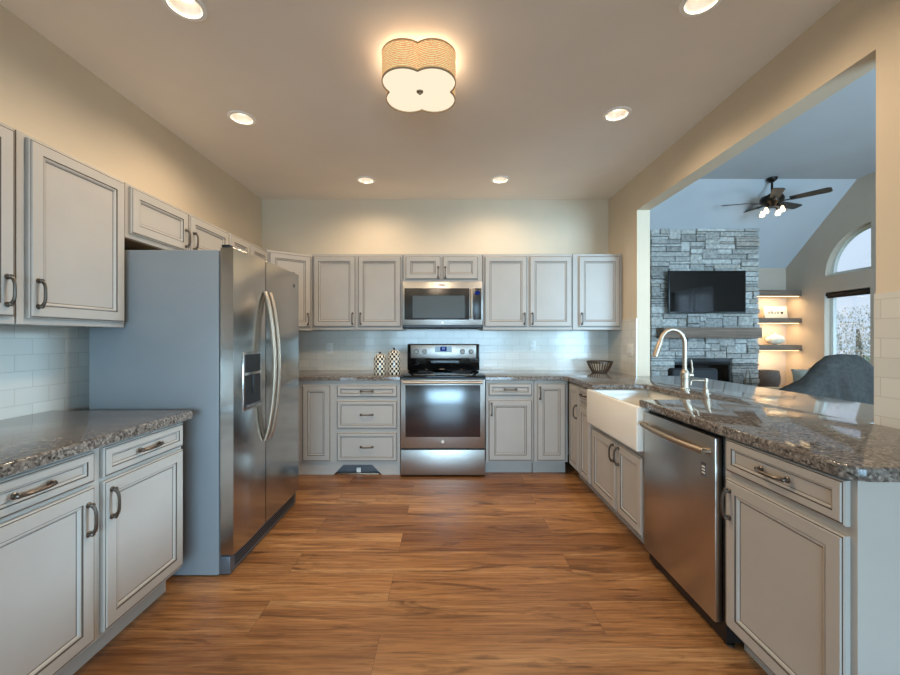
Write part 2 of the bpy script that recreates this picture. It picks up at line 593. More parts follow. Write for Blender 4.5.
# backsplashes
b = new(); box(b, XL, XR, YB - 0.008, YB, 0.80, 1.40)
struct('trim_1', b, 'tile_x', 'white subway tile backsplash on the back wall')
b = new(); box(b, XL, XL + 0.008, 0.4, YB - 0.008, 0.80, 1.34)
struct('trim_2', b, 'tile_y', 'white subway tile backsplash above the left counter')
b = new(); box(b, XR - 0.008, XR, 3.553, YB - 0.008, 0.80, 1.42)
struct('trim_3', b, 'tile_y', 'subway tile on the short right wall by the switch plate')
b = new(); box(b, XR - 0.008, XR, -0.4, 1.574, 0.80, 1.42)
struct('trim_4', b, 'tile_y', 'subway tile on the near right wall beside the granite bar')

# living room shell
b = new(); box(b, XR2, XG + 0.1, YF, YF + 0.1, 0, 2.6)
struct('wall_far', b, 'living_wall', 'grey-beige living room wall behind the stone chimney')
QY0 = 5.275
qa = [(QY0, 2.175)] + arc(QY0, 2.175, 0.64, 0, 90, 14)
rect = [(5.285, 0.75), (5.925, 0.75), (5.925, 1.93), (5.285, 1.93)]
near = [(4.35, 0.75), (4.95, 0.75), (4.95, 1.905), (4.35, 1.905)]  # opening for an unseen twin window, added to let light in
bar = [(1.8, 0.6), (3.4, 0.6), (3.4, 2.4), (1.8, 2.4)]  # opening for an invented window that lights the left cabinets
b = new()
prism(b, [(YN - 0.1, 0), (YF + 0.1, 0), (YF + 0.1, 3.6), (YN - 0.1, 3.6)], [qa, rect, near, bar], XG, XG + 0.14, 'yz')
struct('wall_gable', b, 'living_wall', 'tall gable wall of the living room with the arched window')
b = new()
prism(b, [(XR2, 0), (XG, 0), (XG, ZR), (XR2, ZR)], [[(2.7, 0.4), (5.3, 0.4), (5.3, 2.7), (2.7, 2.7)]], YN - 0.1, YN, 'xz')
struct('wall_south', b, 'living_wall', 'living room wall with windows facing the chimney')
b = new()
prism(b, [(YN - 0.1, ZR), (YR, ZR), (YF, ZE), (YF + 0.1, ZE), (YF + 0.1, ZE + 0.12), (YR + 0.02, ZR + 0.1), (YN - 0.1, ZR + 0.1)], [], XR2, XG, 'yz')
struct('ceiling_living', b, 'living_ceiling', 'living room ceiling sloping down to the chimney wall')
window('window_2', 'living room windows facing the chimney', (2.7, 5.3, 0.4, 2.7), 'y', YN - 0.08, mull=(3.57, 4.43))
window('window_3', 'tall rectangular living room window under the arched pane', (5.285, 5.925, 0.75, 1.93), 'x', XG + 0.085)
window('window_5_added', 'unseen second living room window nearer the kitchen, added for light', (4.35, 4.95, 0.75, 1.905), 'x', XG + 0.085)
window('window_6_added', 'unseen wide window across from the granite bar, added to light the left cabinets', (1.8, 3.4, 0.6, 2.4), 'x', XG + 0.085, mull=(2.6,))
f = new()
qi = [(QY0 + 0.05, 2.225)] + arc(QY0 + 0.05, 2.225, 0.545, 0, 90, 14)
prism(f, qa, [qi], XG + 0.085, XG + 0.135, 'yz')
o = struct('window_4', f, 'trimwhite', 'quarter-round arched window high in the gable wall')
g = new(); prism(g, [(QY0 + 0.03, 2.205)] + arc(QY0 + 0.03, 2.205, 0.58, 0, 90, 14), [], XG + 0.105, XG + 0.11, 'yz')
struct('window_pane', g, 'pane', parent=o)
# rolled blind
t = thing('roller_blind', 'dark rolled-up blind at the head of the tall living room window', 'blind', (XG + 0.035, 5.605, 1.86))
b = new(); tube(b, [(0, -0.31, 0.035), (0, 0.31, 0.035)], 0.03, 16); obj('roll', b, 'bronze', t)
b = new(); box(b, -0.004, 0.004, -0.308, 0.308, -0.02, 0.02); obj('hem_bar', b, 'bronze', t)

# ------------------------------------------------------------------ outdoors, seen through the panes
b = new(); box(b, -25, 40, -30, 40, -0.5, -0.4)
o = obj('lawn', b, 'grass', smooth=False); o['kind'] = 'structure'; o['label'] = 'lawn outside the windows'; o['category'] = 'lawn'
def tree(x, y, h, r, label):
    t = thing('tree', label, 'tree', (x, y, -0.4), 0, 'trees outside the windows')
    b = new(); tube(b, [(0, 0, 0), (0.05, 0.02, h * 0.3), (0, 0.05, h * 0.75)], [0.14, 0.11, 0.03], 8)
    obj('trunk', b, 'bark', t)
    b = new()
    for i in range(6000):
        d = Vector((random.gauss(0, 1), random.gauss(0, 1), random.gauss(0, 1))).normalized() * r * random.random() ** 0.4
        p = Vector((d.x, d.y, h * 0.58 + d.z * h * 0.42 / r))
        q = Matrix.Rotation(random.random() * 6.28, 3, 'Z') @ Matrix.Rotation(random.random() * 3, 3, 'X')
        s = random.uniform(0.02, 0.045)
        vs = [b.verts.new(p + q @ Vector(c) * s) for c in ((-0.4, 0, 0), (0, -1, 0.1), (0.4, 0, 0), (0, 1, 0.1))]
        b.faces.new(vs)
    obj('foliage', b, 'leaf', t, smooth=False)
tree(10.9, 10.3, 2.5, 1.5, 'pale green tree outside the tall living room window')
tree(-1.6, -11, 4.2, 1.6, 'left of two green trees beyond the patio window')
tree(2.6, -12.5, 4.6, 1.7, 'right of two green trees beyond the patio window')

# ------------------------------------------------------------------ cabinets
def pull_mesh():
    b = new()
    L = 0.052
    pts, rad = [], []
    for i in range(17):
        s = -1 + 2 * i / 16
        pts.append((s * L, -0.012 - 0.017 * (1 - s ** 4) , 0))
        rad.append(0.0054 + 0.0026 * abs(s) ** 5)
    tube(b, pts, rad, 8)
    for s in (-1, 1):
        lathe(b, [(0.0105, 0), (0.011, 0.003), (0.0075, 0.006), (0.0065, 0.014), (0.0088, 0.017), (0.0065, 0.021), (0, 0.0215)], 12, (s * L, 0, 0), axis='Y')
    me = bpy.data.meshes.new('handle')
    b.to_mesh(me); b.free()
    me.materials.append(M['pewter'])
    for p in me.polygons: p.use_smooth = True
    me.set_sharp_from_angle(angle=math.radians(40))
    return me
PULL = pull_mesh()

T = 0.02            # door thickness
DOOR = [(0, 0, 0), (0, 0.013, 0), (0.004, 0.0165, 0), (0.0075, 0.0165, 1), (0.010, 0.020, 0), (0.050, 0.020, 0), (0.0515, 0.016, 1), (0.0535, 0.016, 1),
        (0.057, 0.018, 0), (0.062, 0.016, 0), (0.066, 0.011, 0), (0.0685, 0.010, 1), (0.072, 0.0105, 0)]
DRAW = [(i * 0.62 if i > 0.012 else i, h, m) for i, h, m in DOOR]

def front(parent, kind, x0, x1, z0, z1, handle, y=0.0):
    b = new()
    nested(b, x0, x1, z0, z1, y - 0.0008, DRAW if kind == 'drawer' else DOOR)
    o = obj('door' if kind == 'door' else 'drawer', b, ['paint', 'glaze'], parent, smooth=False)
    if handle:
        hx, hz, vert = handle
        h = bpy.data.objects.new('handle', PULL)
        C.objects.link(h); h.parent = o
        h.location = (hx, y - 0.0203, hz)
        if vert: h.rotation_euler = (0, PI / 2, 0)
    return o

def cabinet(name, label, loc, rz, w, d, z0, z1, fronts, toe=0.0, group=None, under=None, toe_depth=0.075, skin=0.0):
    """front-left-bottom corner at loc; local +x to the right along the face, -y towards the viewer."""
    t = thing(name, label, 'cabinet', loc, rz, group)
    b = new()
    box(b, 0.0015, w - 0.0015, 0, d, z0, z1, 0.0015)
    obj('carcass', b, 'paint', t, smooth=False)
    if under:
        b = new(); box(b, 0.02, w - 0.02, 0.02, d - 0.01, z0 - 0.003, z0 - 0.0005); obj('underside', b, under, t)
    if toe:
        b = new(); box(b, 0.0015, w - 0.0015, toe_depth, d, 0, z0 - 0.0005); obj('toe_kick', b, 'paint', t, smooth=False)
    for f in fronts:
        front(t, *f)
    return t

def V(x, z): return (x, z, True)
def Hh(x, z): return (x, z, False)
ub, ul, uba = 'wall cabinets on the back wall', 'wall cabinets on the left wall', 'base cabinets on the back wall'

# --- wall cabinets, back wall (face plane y = 3.85)
YU, DU = 3.85, 0.318
def back_upper(label, xa, xb, z0, z1, doors):
    fr = [('door', a - xa, c - xa, d, e, V(h - xa, hz)) for a, c, d, e, h, hz in doors]
    cabinet('wall_cabinet', label, (xa, YU, 0), 0, xb - xa, DU, z0, z1, fr, group=ub)
back_upper('two-door wall cabinet between the corner cabinet and the microwave', -1.326, -0.4365, 1.322, 2.07,
           [(-1.314, -0.900, 1.351, 2.046, -0.927, 1.43), (-0.876, -0.452, 1.351, 2.046, -0.849, 1.43)])
back_upper('short two-door wall cabinet right above the microwave', -0.4335, 0.3485, 1.796, 2.07,
           [(-0.409, -0.062, 1.818, 2.046, -0.087, 1.885), (-0.042, 0.305, 1.818, 2.046, -0.017, 1.885)])
back_upper('two-door wall cabinet just right of the microwave', 0.3515, 1.2375, 1.322, 2.07,
           [(0.369, 0.789, 1.351, 2.046, 0.762, 1.43), (0.812, 1.228, 1.351, 2.046, 0.839, 1.43)])
back_upper('single-door wall cabinet at the far right end of the back wall', 1.2405, 1.727, 1.322, 2.07,
           [(1.295, 1.703, 1.351, 2.046, 1.325, 1.43)])

# --- diagonal corner wall cabinet
t = thing('corner_cabinet', 'angled corner wall cabinet behind the refrigerator', 'cabinet', (0, 0, 0), 0)
b = new()
prism(b, [(XL + 0.004, 4.168), (XL + 0.004, 3.606), (-1.668, 3.606), (-1.329, 3.852), (-1.329, 4.168)], [], 1.315, 2.06)
obj('carcass', b, 'paint', t, smooth=False)
dx, dy = -1.329 + 1.668, 3.852 - 3.606
L = math.hypot(dx, dy); a = math.atan2(dy, dx)
d = front(t, 'door', 0.02, L - 0.02, 1.345, 2.04, V(L - 0.05, 1.425))
d.location = (-1.668, 3.606, 0); d.rotation_euler = (0, 0, a)

# --- wall cabinets, left wall (face plane x = -1.63; local x runs along +Y)
XU, DL = -1.67, 0.303
def left_upper(label, ya, yb, z0, z1, doors, under=None):
    fr = [('door', a - ya, c - ya, d, e, V(h - ya, hz)) for a, c, d, e, h, hz in doors]
    cabinet('wall_cabinet', label, (XU, ya, 0), PI / 2, yb - ya, DL, z0, z1, fr, group=ul, under=under)
left_upper('tall wall cabinet nearest the viewer over the left counter', 0.62, 1.508, 1.295, 2.05,
           [(0.64, 1.06, 1.32, 2.035, 1.03, 1.42), (1.075, 1.493, 1.32, 2.035, 1.463, 1.42)])
left_upper('tall single-door wall cabinet beside the refrigerator', 1.511, 2.018, 1.295, 2.05,
           [(1.543, 2.003, 1.32, 2.035, 1.575, 1.42)])
left_upper('short two-door wall cabinet right above the refrigerator', 2.021, 2.962, 1.765, 2.05,
           [(2.043, 2.494, 1.79, 2.035, 2.463, 1.87), (2.507, 2.952, 1.79, 2.035, 2.54, 1.87)], under='brownwood')
left_upper('wall cabinet between the refrigerator cabinet and the corner cabinet', 2.965, 3.600, 1.315, 2.05,
           [(2.976, 3.272, 1.34, 2.035, 3.245, 1.42), (3.288, 3.59, 1.34, 2.035, 3.315, 1.42)])

# --- base cabinets, left wall (face plane x = -1.305)
ZL = 0.88
XF = -1.305
bt = ZL - 0.0395
cabinet('base_cabinet', 'light grey base cabinet with drawers under the left granite counter', (XF, 0.5, 0), PI / 2, 1.915 - 0.5, 0.665, 0.115, bt,
        [('door', 0.03, 0.456, 0.135, 0.70, V(0.42, 0.6)), ('drawer', 0.03, 0.456, 0.715, 0.828, Hh(0.243, 0.772)),
         ('door', 0.49, 0.928, 0.135, 0.70, V(0.897, 0.59)), ('drawer', 0.49, 0.928, 0.715, 0.828, Hh(0.709, 0.772)),
         ('door', 0.965, 1.405, 0.135, 0.70, V(0.995, 0.61)), ('drawer', 0.965, 1.405, 0.715, 0.828, Hh(1.185, 0.772))], toe=1)
b = new()
prism(b, [(XL + 0.01, 0.45), (-1.267, 0.45), (-1.267, 1.94), (-1.28, 1.953), (XL + 0.01, 1.953)], [], ZL - 0.038, ZL, bev=0.008)
tag(obj('countertop', b, 'granite'), 'speckled granite countertop on the left base cabinet', 'countertop')

# --- base cabinets, back wall (face plane y = 3.53)
ZT = 0.8965
bt = ZT - 0.0395
YBF = 3.53
t = cabinet('base_cabinet', 'base cabinet with three drawers just left of the range', (-1.36, YBF, 0), 0, 0.937, 0.63, 0.118, bt,
        [('door', 0.055, 0.307, 0.13, 0.815, None),
         ('drawer', 0.367, 0.910, 0.71, 0.815, Hh(0.638, 0.762)), ('drawer', 0.367, 0.910, 0.424, 0.675, Hh(0.638, 0.55)),
         ('drawer', 0.367, 0.910, 0.13, 0.388, Hh(0.638, 0.26))], group=uba)
b = new()     # furniture-style toe board with a trapezoid cut-out
prism(b, [(0.0015, 0), (0.33, 0), (0.42, 0.09), (0.68, 0.09), (0.77, 0.0), (0.935, 0), (0.935, 0.117), (0.0015, 0.117)], [], 0.012, 0.03, 'xz')
obj('toe_board', b, 'paint', t, smooth=False)
b = new(); box(b, 0.30, 0.80, 0.075, 0.09, 0.002, 0.117); obj('toe_kick', b, 'grille', t, smooth=False)
t = thing('floor_register', 'small metal heating register set in the toe board cut-out', 'vent', (-0.81, 3.577, 0.0))
b = new(); box(b, -0.19, 0.19, -0.028, 0.022, 0.0, 0.008, 0.003); obj('plate', b, 'nickel', t)
b = new(); box(b, -0.02, 0.02, 0.0, 0.012, 0.009, 0.052, 0.003); obj('damper_knob', b, 'white', t)
b = new()
prism(b, [(XL + 0.01, YB - 0.012), (XL + 0.01, 3.5), (-0.4215, 3.5), (-0.4215, YB - 0.012)], [], ZT - 0.038, ZT, bev=0.008)
tag(obj('countertop', b, 'granite'), 'granite countertop left of the range under the checked canisters', 'countertop')

cabinet('base_cabinet', 'base cabinet with one drawer and one door just right of the range', (0.350, YBF, 0), 0, 0.435, 0.63, 0.118, bt,
        [('drawer', 0.025, 0.417, 0.722, 0.832, Hh(0.221, 0.778)), ('door', 0.025, 0.417, 0.135, 0.682, V(0.052, 0.60))], toe=1, group=uba)
cabinet('base_cabinet', 'narrow one-door base cabinet in the inside corner of the back run', (0.788, YBF, 0), 0, 0.305, 0.63, 0.118, bt,
        [('door', 0.024, 0.282, 0.135, 0.832, V(0.05, 0.745))], toe=1, group=uba)

# --- peninsula base cabinets (face plane x = 1.11, facing the aisle; local x runs towards -Y)
XP = 1.11
def pen(label, ya, yb, z1, fronts, depth=0.612, toe=1):
    """ya > yb; fronts given in world Y (far, near)."""
    fr = []
    for k, y0, y1, z0, z1_, h in fronts:
        fr.append((k, ya - y0, ya - y1, z0, z1_, (ya - h[0], h[1], h[2]) if h else None))
    return cabinet('base_cabinet', label, (XP, ya, 0), -PI / 2, ya - yb, depth, 0.105, z1, fr, toe=toe, group='base cabinets under the peninsula')
pen('blind corner base cabinet with a narrow door facing the aisle', 3.505, 3.232, bt, [('door', 3.485, 3.245, 0.12, 0.842, V(3.275, 0.62))])
pen('narrow base cabinet with a small drawer beside the sink', 3.229, 2.972, bt,
    [('drawer', 3.215, 2.99, 0.722, 0.842, Hh(3.10, 0.782)), ('door', 3.215, 2.99, 0.12, 0.69, None)])
pen('two-door sink base cabinet under the apron-front sink', 2.969, 2.168, 0.60,
    [('door', 2.935, 2.522, 0.12, 0.565, V(2.553, 0.49)), ('door', 2.506, 2.19, 0.12, 0.565, V(2.475, 0.49))])
pen('base cabinet at the near end of the peninsula beside the dishwasher', 1.556, 1.052, bt,
    [('drawer', 1.529, 1.072, 0.722, 0.848, Hh(1.30, 0.787)), ('door', 1.529, 1.072, 0.115, 0.695, V(1.505, 0.60))])

# main L-shaped countertop with the sink notch, the rounded near corner and the bar overhang
poly = [(0.3465, YB - 0.012), (0.3465, 3.5), (1.05, 3.5), (1.08, 3.47), (1.08, 2.892)]
poly += [(x, y) for x, y in arc(1.42, 2.822, 0.07, 90, 0, 6)]
poly += [(x, y) for x, y in arc(1.42, 2.26, 0.07, 0, -90, 6)]
poly += [(1.08, 2.19)] + arc(1.135, 1.089, 0.055, 180, 270, 6)
poly += [(XR - 0.012, 1.034), (XR - 0.012, 1.578), (2.21, 1.578)] + arc(2.15, 3.488, 0.06, 0, 90, 5)
poly += [(XR - 0.012, 3.548), (XR - 0.012, YB - 0.012)]
b = new()
prism(b, poly, [], ZT - 0.038, ZT, bev=0.008)
tag(obj('countertop', b, 'granite'), 'L-shaped granite countertop and bar running along the peninsula', 'countertop')

# ------------------------------------------------------------------ apron-front sink
t = thing('farmhouse_sink', 'white apron-front farmhouse sink set in the granite peninsula', 'sink', (0, 0, 0))
b = new()
x0, x1, y0, y1, z0, z1 = 1.056, 1.535, 2.172, 2.955, 0.605, 0.857
th = 0.028
# outer shell and bowl as one closed body
o4 = [(x0, y0), (x1, y0), (x1, y1), (x0, y1)]
tb = bmesh.new()
def ring(xa, xb, ya, yb, z): return [tb.verts.new(p) for p in ((xa, ya, z), (xb, ya, z), (xb, yb, z), (xa, yb, z))]
rs = [ring(x0, x1, y0, y1, z0), ring(x0, x1, y0, y1, z1), ring(x0 + th, x1 - 0.025, y0 + th, y1 - th, z1),
      ring(x0 + th + 0.012, x1 - 0.035, y0 + th + 0.012, y1 - th - 0.012, z0 + 0.04)]
for r0, r1 in zip(rs, rs[1:]):
    for i in range(4):
        j = (i + 1) % 4
        tb.faces.new((r0[i], r0[j], r1[j], r1[i]))
tb.faces.new(rs[0][::-1]); tb.faces.new(rs[-1])
bmesh.ops.recalc_face_normals(tb, faces=tb.faces[:])
bmesh.ops.bevel(tb, geom=tb.edges[:], offset=0.009, segments=3, affect='EDGES', profile=0.5)
merge(b, tb)
obj('basin', b, 'porcelain', t)
b = new(); lathe(b, [(0, 0.006), (0.03, 0.006), (0.042, 0.003), (0.045, 0.0)], 24, (1.33, 2.56, 0.6455))
obj('drain', b, 'steel', t)

# ------------------------------------------------------------------ faucet and soap dispenser
FX, FY = 1.585, 2.60
t = thing('faucet', 'tall brushed nickel gooseneck faucet behind the sink', 'faucet', (FX, FY, ZT))
b = new(); lathe(b, [(0, 0), (0.029, 0), (0.029, 0.006), (0.0235, 0.012), (0.0235, 0.075), (0.026, 0.078), (0.026, 0.115), (0.022, 0.12), (0.017, 0.135), (0, 0.135)], 24)
obj('base', b, 'nickel', t)
b = new()
pts = [(0, 0, 0.135), (0, 0, 0.2), (0, 0, 0.29)]
R_ = 0.082
for i in range(1, 15):
    a = math.radians(i * 163 / 14)
    pts.append((-R_ + R_ * math.cos(a), 0, 0.30 + R_ * math.sin(a) * 1.22))
tube(b, pts, 0.0135, 14)
obj('spout', b, 'nickel', t)
e = Vector(pts[-1]); dirv = (e - Vector(pts[-2])).normalized()
b = new(); tube(b, [e, e + dirv * 0.01, e + dirv * 0.075, e + dirv * 0.115, e + dirv * 0.118], [0.0145, 0.017, 0.0195, 0.0195, 0.015], 16)
obj('spray_head', b, 'nickel', t)
b = new()
tube(b, [(0.022, -0.004, 0.097), (0.048, -0.006, 0.098)], [0.016, 0.015], 14)
tube(b, [(0.043, -0.006, 0.105), (0.046, -0.008, 0.14), (0.034, -0.012, 0.20)], [0.007, 0.006, 0.005], 10)
obj('lever', b, 'nickel', t)
t = thing('soap_dispenser', 'short brushed nickel soap dispenser right of the faucet', 'soap dispenser', (1.60, 2.41, ZT))
b = new(); lathe(b, [(0, 0), (0.024, 0), (0.024, 0.005), (0.016, 0.009), (0.015, 0.03), (0.009, 0.035), (0.009, 0.07), (0.012, 0.072), (0.012, 0.095), (0, 0.097)], 20)
obj('pump', b, 'nickel', t)
b = new(); tube(b, [(-0.008, 0, 0.082), (-0.07, 0.01, 0.083), (-0.085, 0.012, 0.077), (-0.088, 0.012, 0.05)], 0.0055, 10)
obj('nozzle', b, 'nickel', t)

# ------------------------------------------------------------------ dishwasher (faces the aisle; local x towards -Y)
t = thing('dishwasher', 'stainless steel dishwasher between the sink and the end cabinet', 'dishwasher', (1.115, 2.158, 0), -PI / 2)
w = 0.598
b = new(); box(b, 0.003, w - 0.003, 0.004, 0.59, 0.02, 0.85); obj('tub', b, 'black', t, smooth=False)
b = new(); box(b, 0.003, w - 0.022, -0.027, 0.0035, 0.085, 0.835, 0.005)
dw = obj('door', b, 'steel_washer', t)
b = new()
pts = []
for i in range(13):
    s = -1 + 2 * i / 12
    pts.append((0.288 + s * 0.255, -0.052 - 0.022 * (1 - s * s), 0.772))
tube(b, pts, 0.0125, 12)
for s in (-1, 1): tube(b, [(0.288 + s * 0.25, -0.027, 0.772), (0.288 + s * 0.25, -0.055, 0.772)], 0.0105, 10)
obj('handle', b, 'nickel', dw)
b = new(); box(b, 0.49, 0.522, -0.0285, -0.0272, 0.655, 0.715)
st = obj('sticker', b, 'grille', dw); st['label'] = 'small grey energy sticker'
b = new()
for k in range(3): box(b, 0.496, 0.516, -0.0292, -0.0286, 0.668 + k * 0.013, 0.674 + k * 0.013)
obj('sticker_print', b, 'white', dw)
b = new(); box(b, 0.005, w - 0.005, 0.055, 0.07, 0.02, 0.084); obj('kick_plate', b, 'black', t)
for xx in (0.05, w - 0.02):
    b = new(); lathe(b, [(0, 0), (0.018, 0), (0.018, 0.008), (0.007, 0.01), (0.007, 0.05), (0, 0.05)], 12, (xx, 0.03, 0.0)); box(b, xx - 0.012, xx + 0.012, 0.018, 0.06, 0.05, 0.06)
    obj('foot', b, 'pewter', t)

# ------------------------------------------------------------------ range
t = thing('range', 'freestanding stainless electric range with black glass cooktop', 'range', (-0.4155, 3.47, 0))
w = 0.757
b = new(); box(b, 0.003, w - 0.003, 0.045, 0.69, 0.03, 0.885); obj('body', b, 'black', t, smooth=False)
b = new(); box(b, 0.0, w, 0.0, 0.66, 0.886, 0.906, 0.006)
ct = obj('cooktop', b, 'blackgloss', t)
for (cx, cy, r) in ((0.2, 0.17, 0.10), (0.2, 0.45, 0.075), (0.56, 0.17, 0.075), (0.56, 0.45, 0.10)):
    b = new(); lathe(b, [(r, 0.0), (r, 0.0006), (r - 0.004, 0.0006), (r - 0.004, 0.0)], 36, (cx, cy, 0.9062)); obj('burner_ring', b, 'grille', ct)
# oven door
b = new(); box(b, 0.002, w - 0.002, 0.0, 0.043, 0.258, 0.872, 0.006)
od = obj('oven_door', b, 'steel', t)
b = new(); box(b, 0.045, w - 0.045, -0.003, 0.001, 0.36, 0.822, 0.002); obj('window', b, 'oven_glass', od)
b = new()
tube(b, [(0.03, -0.042, 0.848), (w - 0.03, -0.042, 0.848)], 0.0125, 14)
for xx in (0.05, w - 0.05): tube(b, [(xx, 0.001, 0.848), (xx, -0.04, 0.848)], 0.009, 10)
obj('handle', b, 'nickel', od)
b = new(); lathe(b, [(0, 0.002), (0.014, 0.002), (0.014, 0)], 20, (w / 2, 0.0, 0.318), axis='Y'); obj('badge', b, 'white', od)
b = new(); box(b, 0.002, w - 0.002, 0.003, 0.043, 0.02, 0.245, 0.005); obj('storage_drawer', b, 'steel', t)
# back guard
b = new(); box(b, 0.004, w - 0.004, 0.575, 0.685, 0.907, 1.178, 0.008)
bgd = obj('back_guard', b, 'blackgloss', t)
b = new(); box(b, 0.04, w - 0.04, 0.570, 0.5745, 1.032, 1.168, 0.002)
cp = obj('control_panel', b, 'steel', bgd)
b = new(); box(b, 0.29, 0.466, 0.567, 0.5698, 1.092, 1.158); obj('display', b, 'blackgloss', bgd)
b = new(); box(b, 0.345, 0.412, 0.5655, 0.5668, 1.105, 1.15); obj('screen', b, 'display', bgd)
b = new(); box(b, 0.368, 0.376, 0.5645, 0.5653, 1.122, 1.142); box(b, 0.382, 0.39, 0.5645, 0.5653, 1.122, 1.142); obj('digits', b, 'digits', bgd)
for xx in (0.1, 0.182, 0.577, 0.668):
    b = new(); lathe(b, [(0.026, 0), (0.026, 0.006), (0.022, 0.008), (0.02, 0.024), (0, 0.025)], 20, (xx, 0.5698, 1.10), axis='Y')
    box(b, xx - 0.004, xx + 0.004, 0.54, 0.546, 1.08, 1.12)
    obj('knob', b, 'pewter', bgd)

# ------------------------------------------------------------------ microwave
t = thing('microwave', 'stainless over-the-range microwave above the range', 'microwave', (-0.4300, 3.775, 1.335))
w = 0.775
b = new(); box(b, 0.003, w - 0.003, 0.03, 0.392, 0.012, 0.455); obj('body', b, 'black', t, smooth=False)
b = new(); box(b, 0.02, w - 0.02, 0.02, 0.35, 0.0, 0.0115); obj('vent_grille', b, 'dark', t)
b = new(); box(b, 0.0, w, 0.0, 0.029, 0.03, 0.452, 0.005)
fd = obj('door', b, 'steel', t)
b = new(); box(b, 0.018, 0.645, -0.004, 0.001, 0.083, 0.388, 0.002); obj('door_glass', b, 'micro_glass', fd)
b = new(); box(b, 0.098, 0.60, -0.0055, -0.0042, 0.10, 0.315); obj('door_screen', b, 'micro_screen', fd)
b = new(); box(b, 0.682, w - 0.012, -0.004, 0.001, 0.083, 0.388, 0.002); obj('keypad', b, 'micro_glass', fd)
b = new(); box(b, 0.70, w - 0.028, -0.0055, -0.0042, 0.325, 0.36); obj('clock', b, 'display', fd)
b = new()
pts = [(0.663, -0.03 - 0.012 * math.sin(PI * i / 8), 0.095 + 0.28 * i / 8) for i in range(9)]
tube(b, pts, 0.011, 12)
for zz in (0.10, 0.37): tube(b, [(0.663, 0.001, zz), (0.663, -0.032, zz)], 0.008, 10)
obj('handle', b, 'nickel', fd)
b = new(); box(b, 0.345, 0.41, -0.0012, 0.0, 0.412, 0.424); obj('nameplate', b, 'grille', fd)
b = new(); lathe(b, [(0, 0.002), (0.011, 0.002), (0.011, 0)], 18, (w / 2, 0, 0.056), axis='Y'); obj('badge', b, 'white', fd)

# ------------------------------------------------------------------ refrigerator (faces +X; local x runs along +Y, -y towards the aisle)
t = thing('refrigerator', 'side-by-side stainless refrigerator with grey sides', 'refrigerator', (-1.185, 2.03, 0), PI / 2)
w = 0.90
b = new(); box(b, 0, w, 0.003, 0.68, 0.004, 1.70, 0.006); obj('cabinet', b, 'fridge_side', t)
def fdoor(xa, xb):
    b = new()
    pl = [(xa, -0.004), (xb, -0.004), (xb, -0.066)]
    n = 10
    for i in range(n + 1):
        s = i / n
        x = xb + (xa - xb) * s
        pl.append((x, -0.066 - 0.012 * math.sin(PI * (0.15 + 0.7 * s))))
    pl.append((xa, -0.066))
    prism(b, pl, [], 0.11, 1.715, 'xy', bev=0.006)
    return b
dl = obj('freezer_door', fdoor(0.003, 0.362), 'steel_side', t)
dr = obj('fridge_door', fdoor(0.370, 0.897), 'steel_side', t)
def fhandle(x, par):
    b = new()
    pts, n = [], 18
    for i in range(n + 1):
        s = i / n
        z = 0.62 + 0.90 * s
        pts.append((x, -0.082 - 0.058 * math.sin(PI * s) ** 0.7, z))
    tube(b, pts, 0.0125, 12)
    obj('handle', b, 'nickel', par)
fhandle(0.335, dl); fhandle(0.397, dr)
b = new()
box(b, 0.085, 0.29, -0.0815, -0.071, 0.84, 1.165, 0.004)
dp = obj('dispenser', b, 'steel_side', dl)
b = new(); box(b, 0.10, 0.275, -0.0825, -0.0812, 0.86, 1.035); obj('alcove', b, 'dark', dp)
b = new(); box(b, 0.10, 0.275, -0.083, -0.0812, 1.05, 1.15); obj('panel', b, 'black', dp)
b = new(); box(b, 0.105, 0.27, -0.095, -0.0828, 0.862, 0.872); obj('tray', b, 'grille', dp)
b = new(); box(b, 0.175, 0.20, -0.09, -0.0828, 0.93, 1.03, 0.003); obj('lever', b, 'black', dp)
b = new(); box(b, 0.008, w - 0.008, -0.052, 0.002, 0.006, 0.098, 0.004)
gr = obj('grille', b, 'grille', t)
b = new()
for k in range(4): box(b, 0.05, w - 0.05, -0.0545, -0.0522, 0.032 + k * 0.014, 0.037 + k * 0.014)
obj('grille_slots', b, 'dark', gr)
for xx in (0.03, w - 0.03):
    b = new(); box(b, xx - 0.022, xx + 0.022, -0.05, -0.005, 1.716, 1.73, 0.004); obj('hinge_cover', b, 'black', t)
b = new(); lathe(b, [(0, 0.002), (0.014, 0.002), (0.014, 0)], 18, (0.80, -0.0765, 1.62), axis='Y'); obj('badge', b, 'grille', dr)

# ------------------------------------------------------------------ counter-top things
def canister(x, y, r, h, label):
    t = thing('canister', label, 'canister', (x, y, ZT), 0, 'black and white checked canisters')
    b = new()
    lathe(b, [(0, 0), (r * 0.9, 0), (r * 0.97, 0.004), (r, 0.012), (r, h * 0.72), (r * 0.95, h * 0.75), (0, h * 0.75)], 36)
    obj('body', b, 'check', t)
    b = new()
    lathe(b, [(r * 0.96, h * 0.751), (r * 0.98, h * 0.77), (r * 0.86, h * 0.83), (r * 0.55, h * 0.88), (r * 0.2, h * 0.905), (0, h * 0.91)], 36)
    ld = obj('lid', b, 'check', t)
    b = new(); lathe(b, [(0.005, h * 0.90), (0.006, h * 0.925), (0.012, h * 0.95), (0.012, h * 0.975), (0.006, h), (0, h)], 16)
    obj('knob', b, 'black', ld)
canister(-0.632, 3.68, 0.056, 0.215, 'shorter checked canister on the left of the pair')
canister(-0.502, 3.70, 0.058, 0.255, 'taller checked canister next to the range')

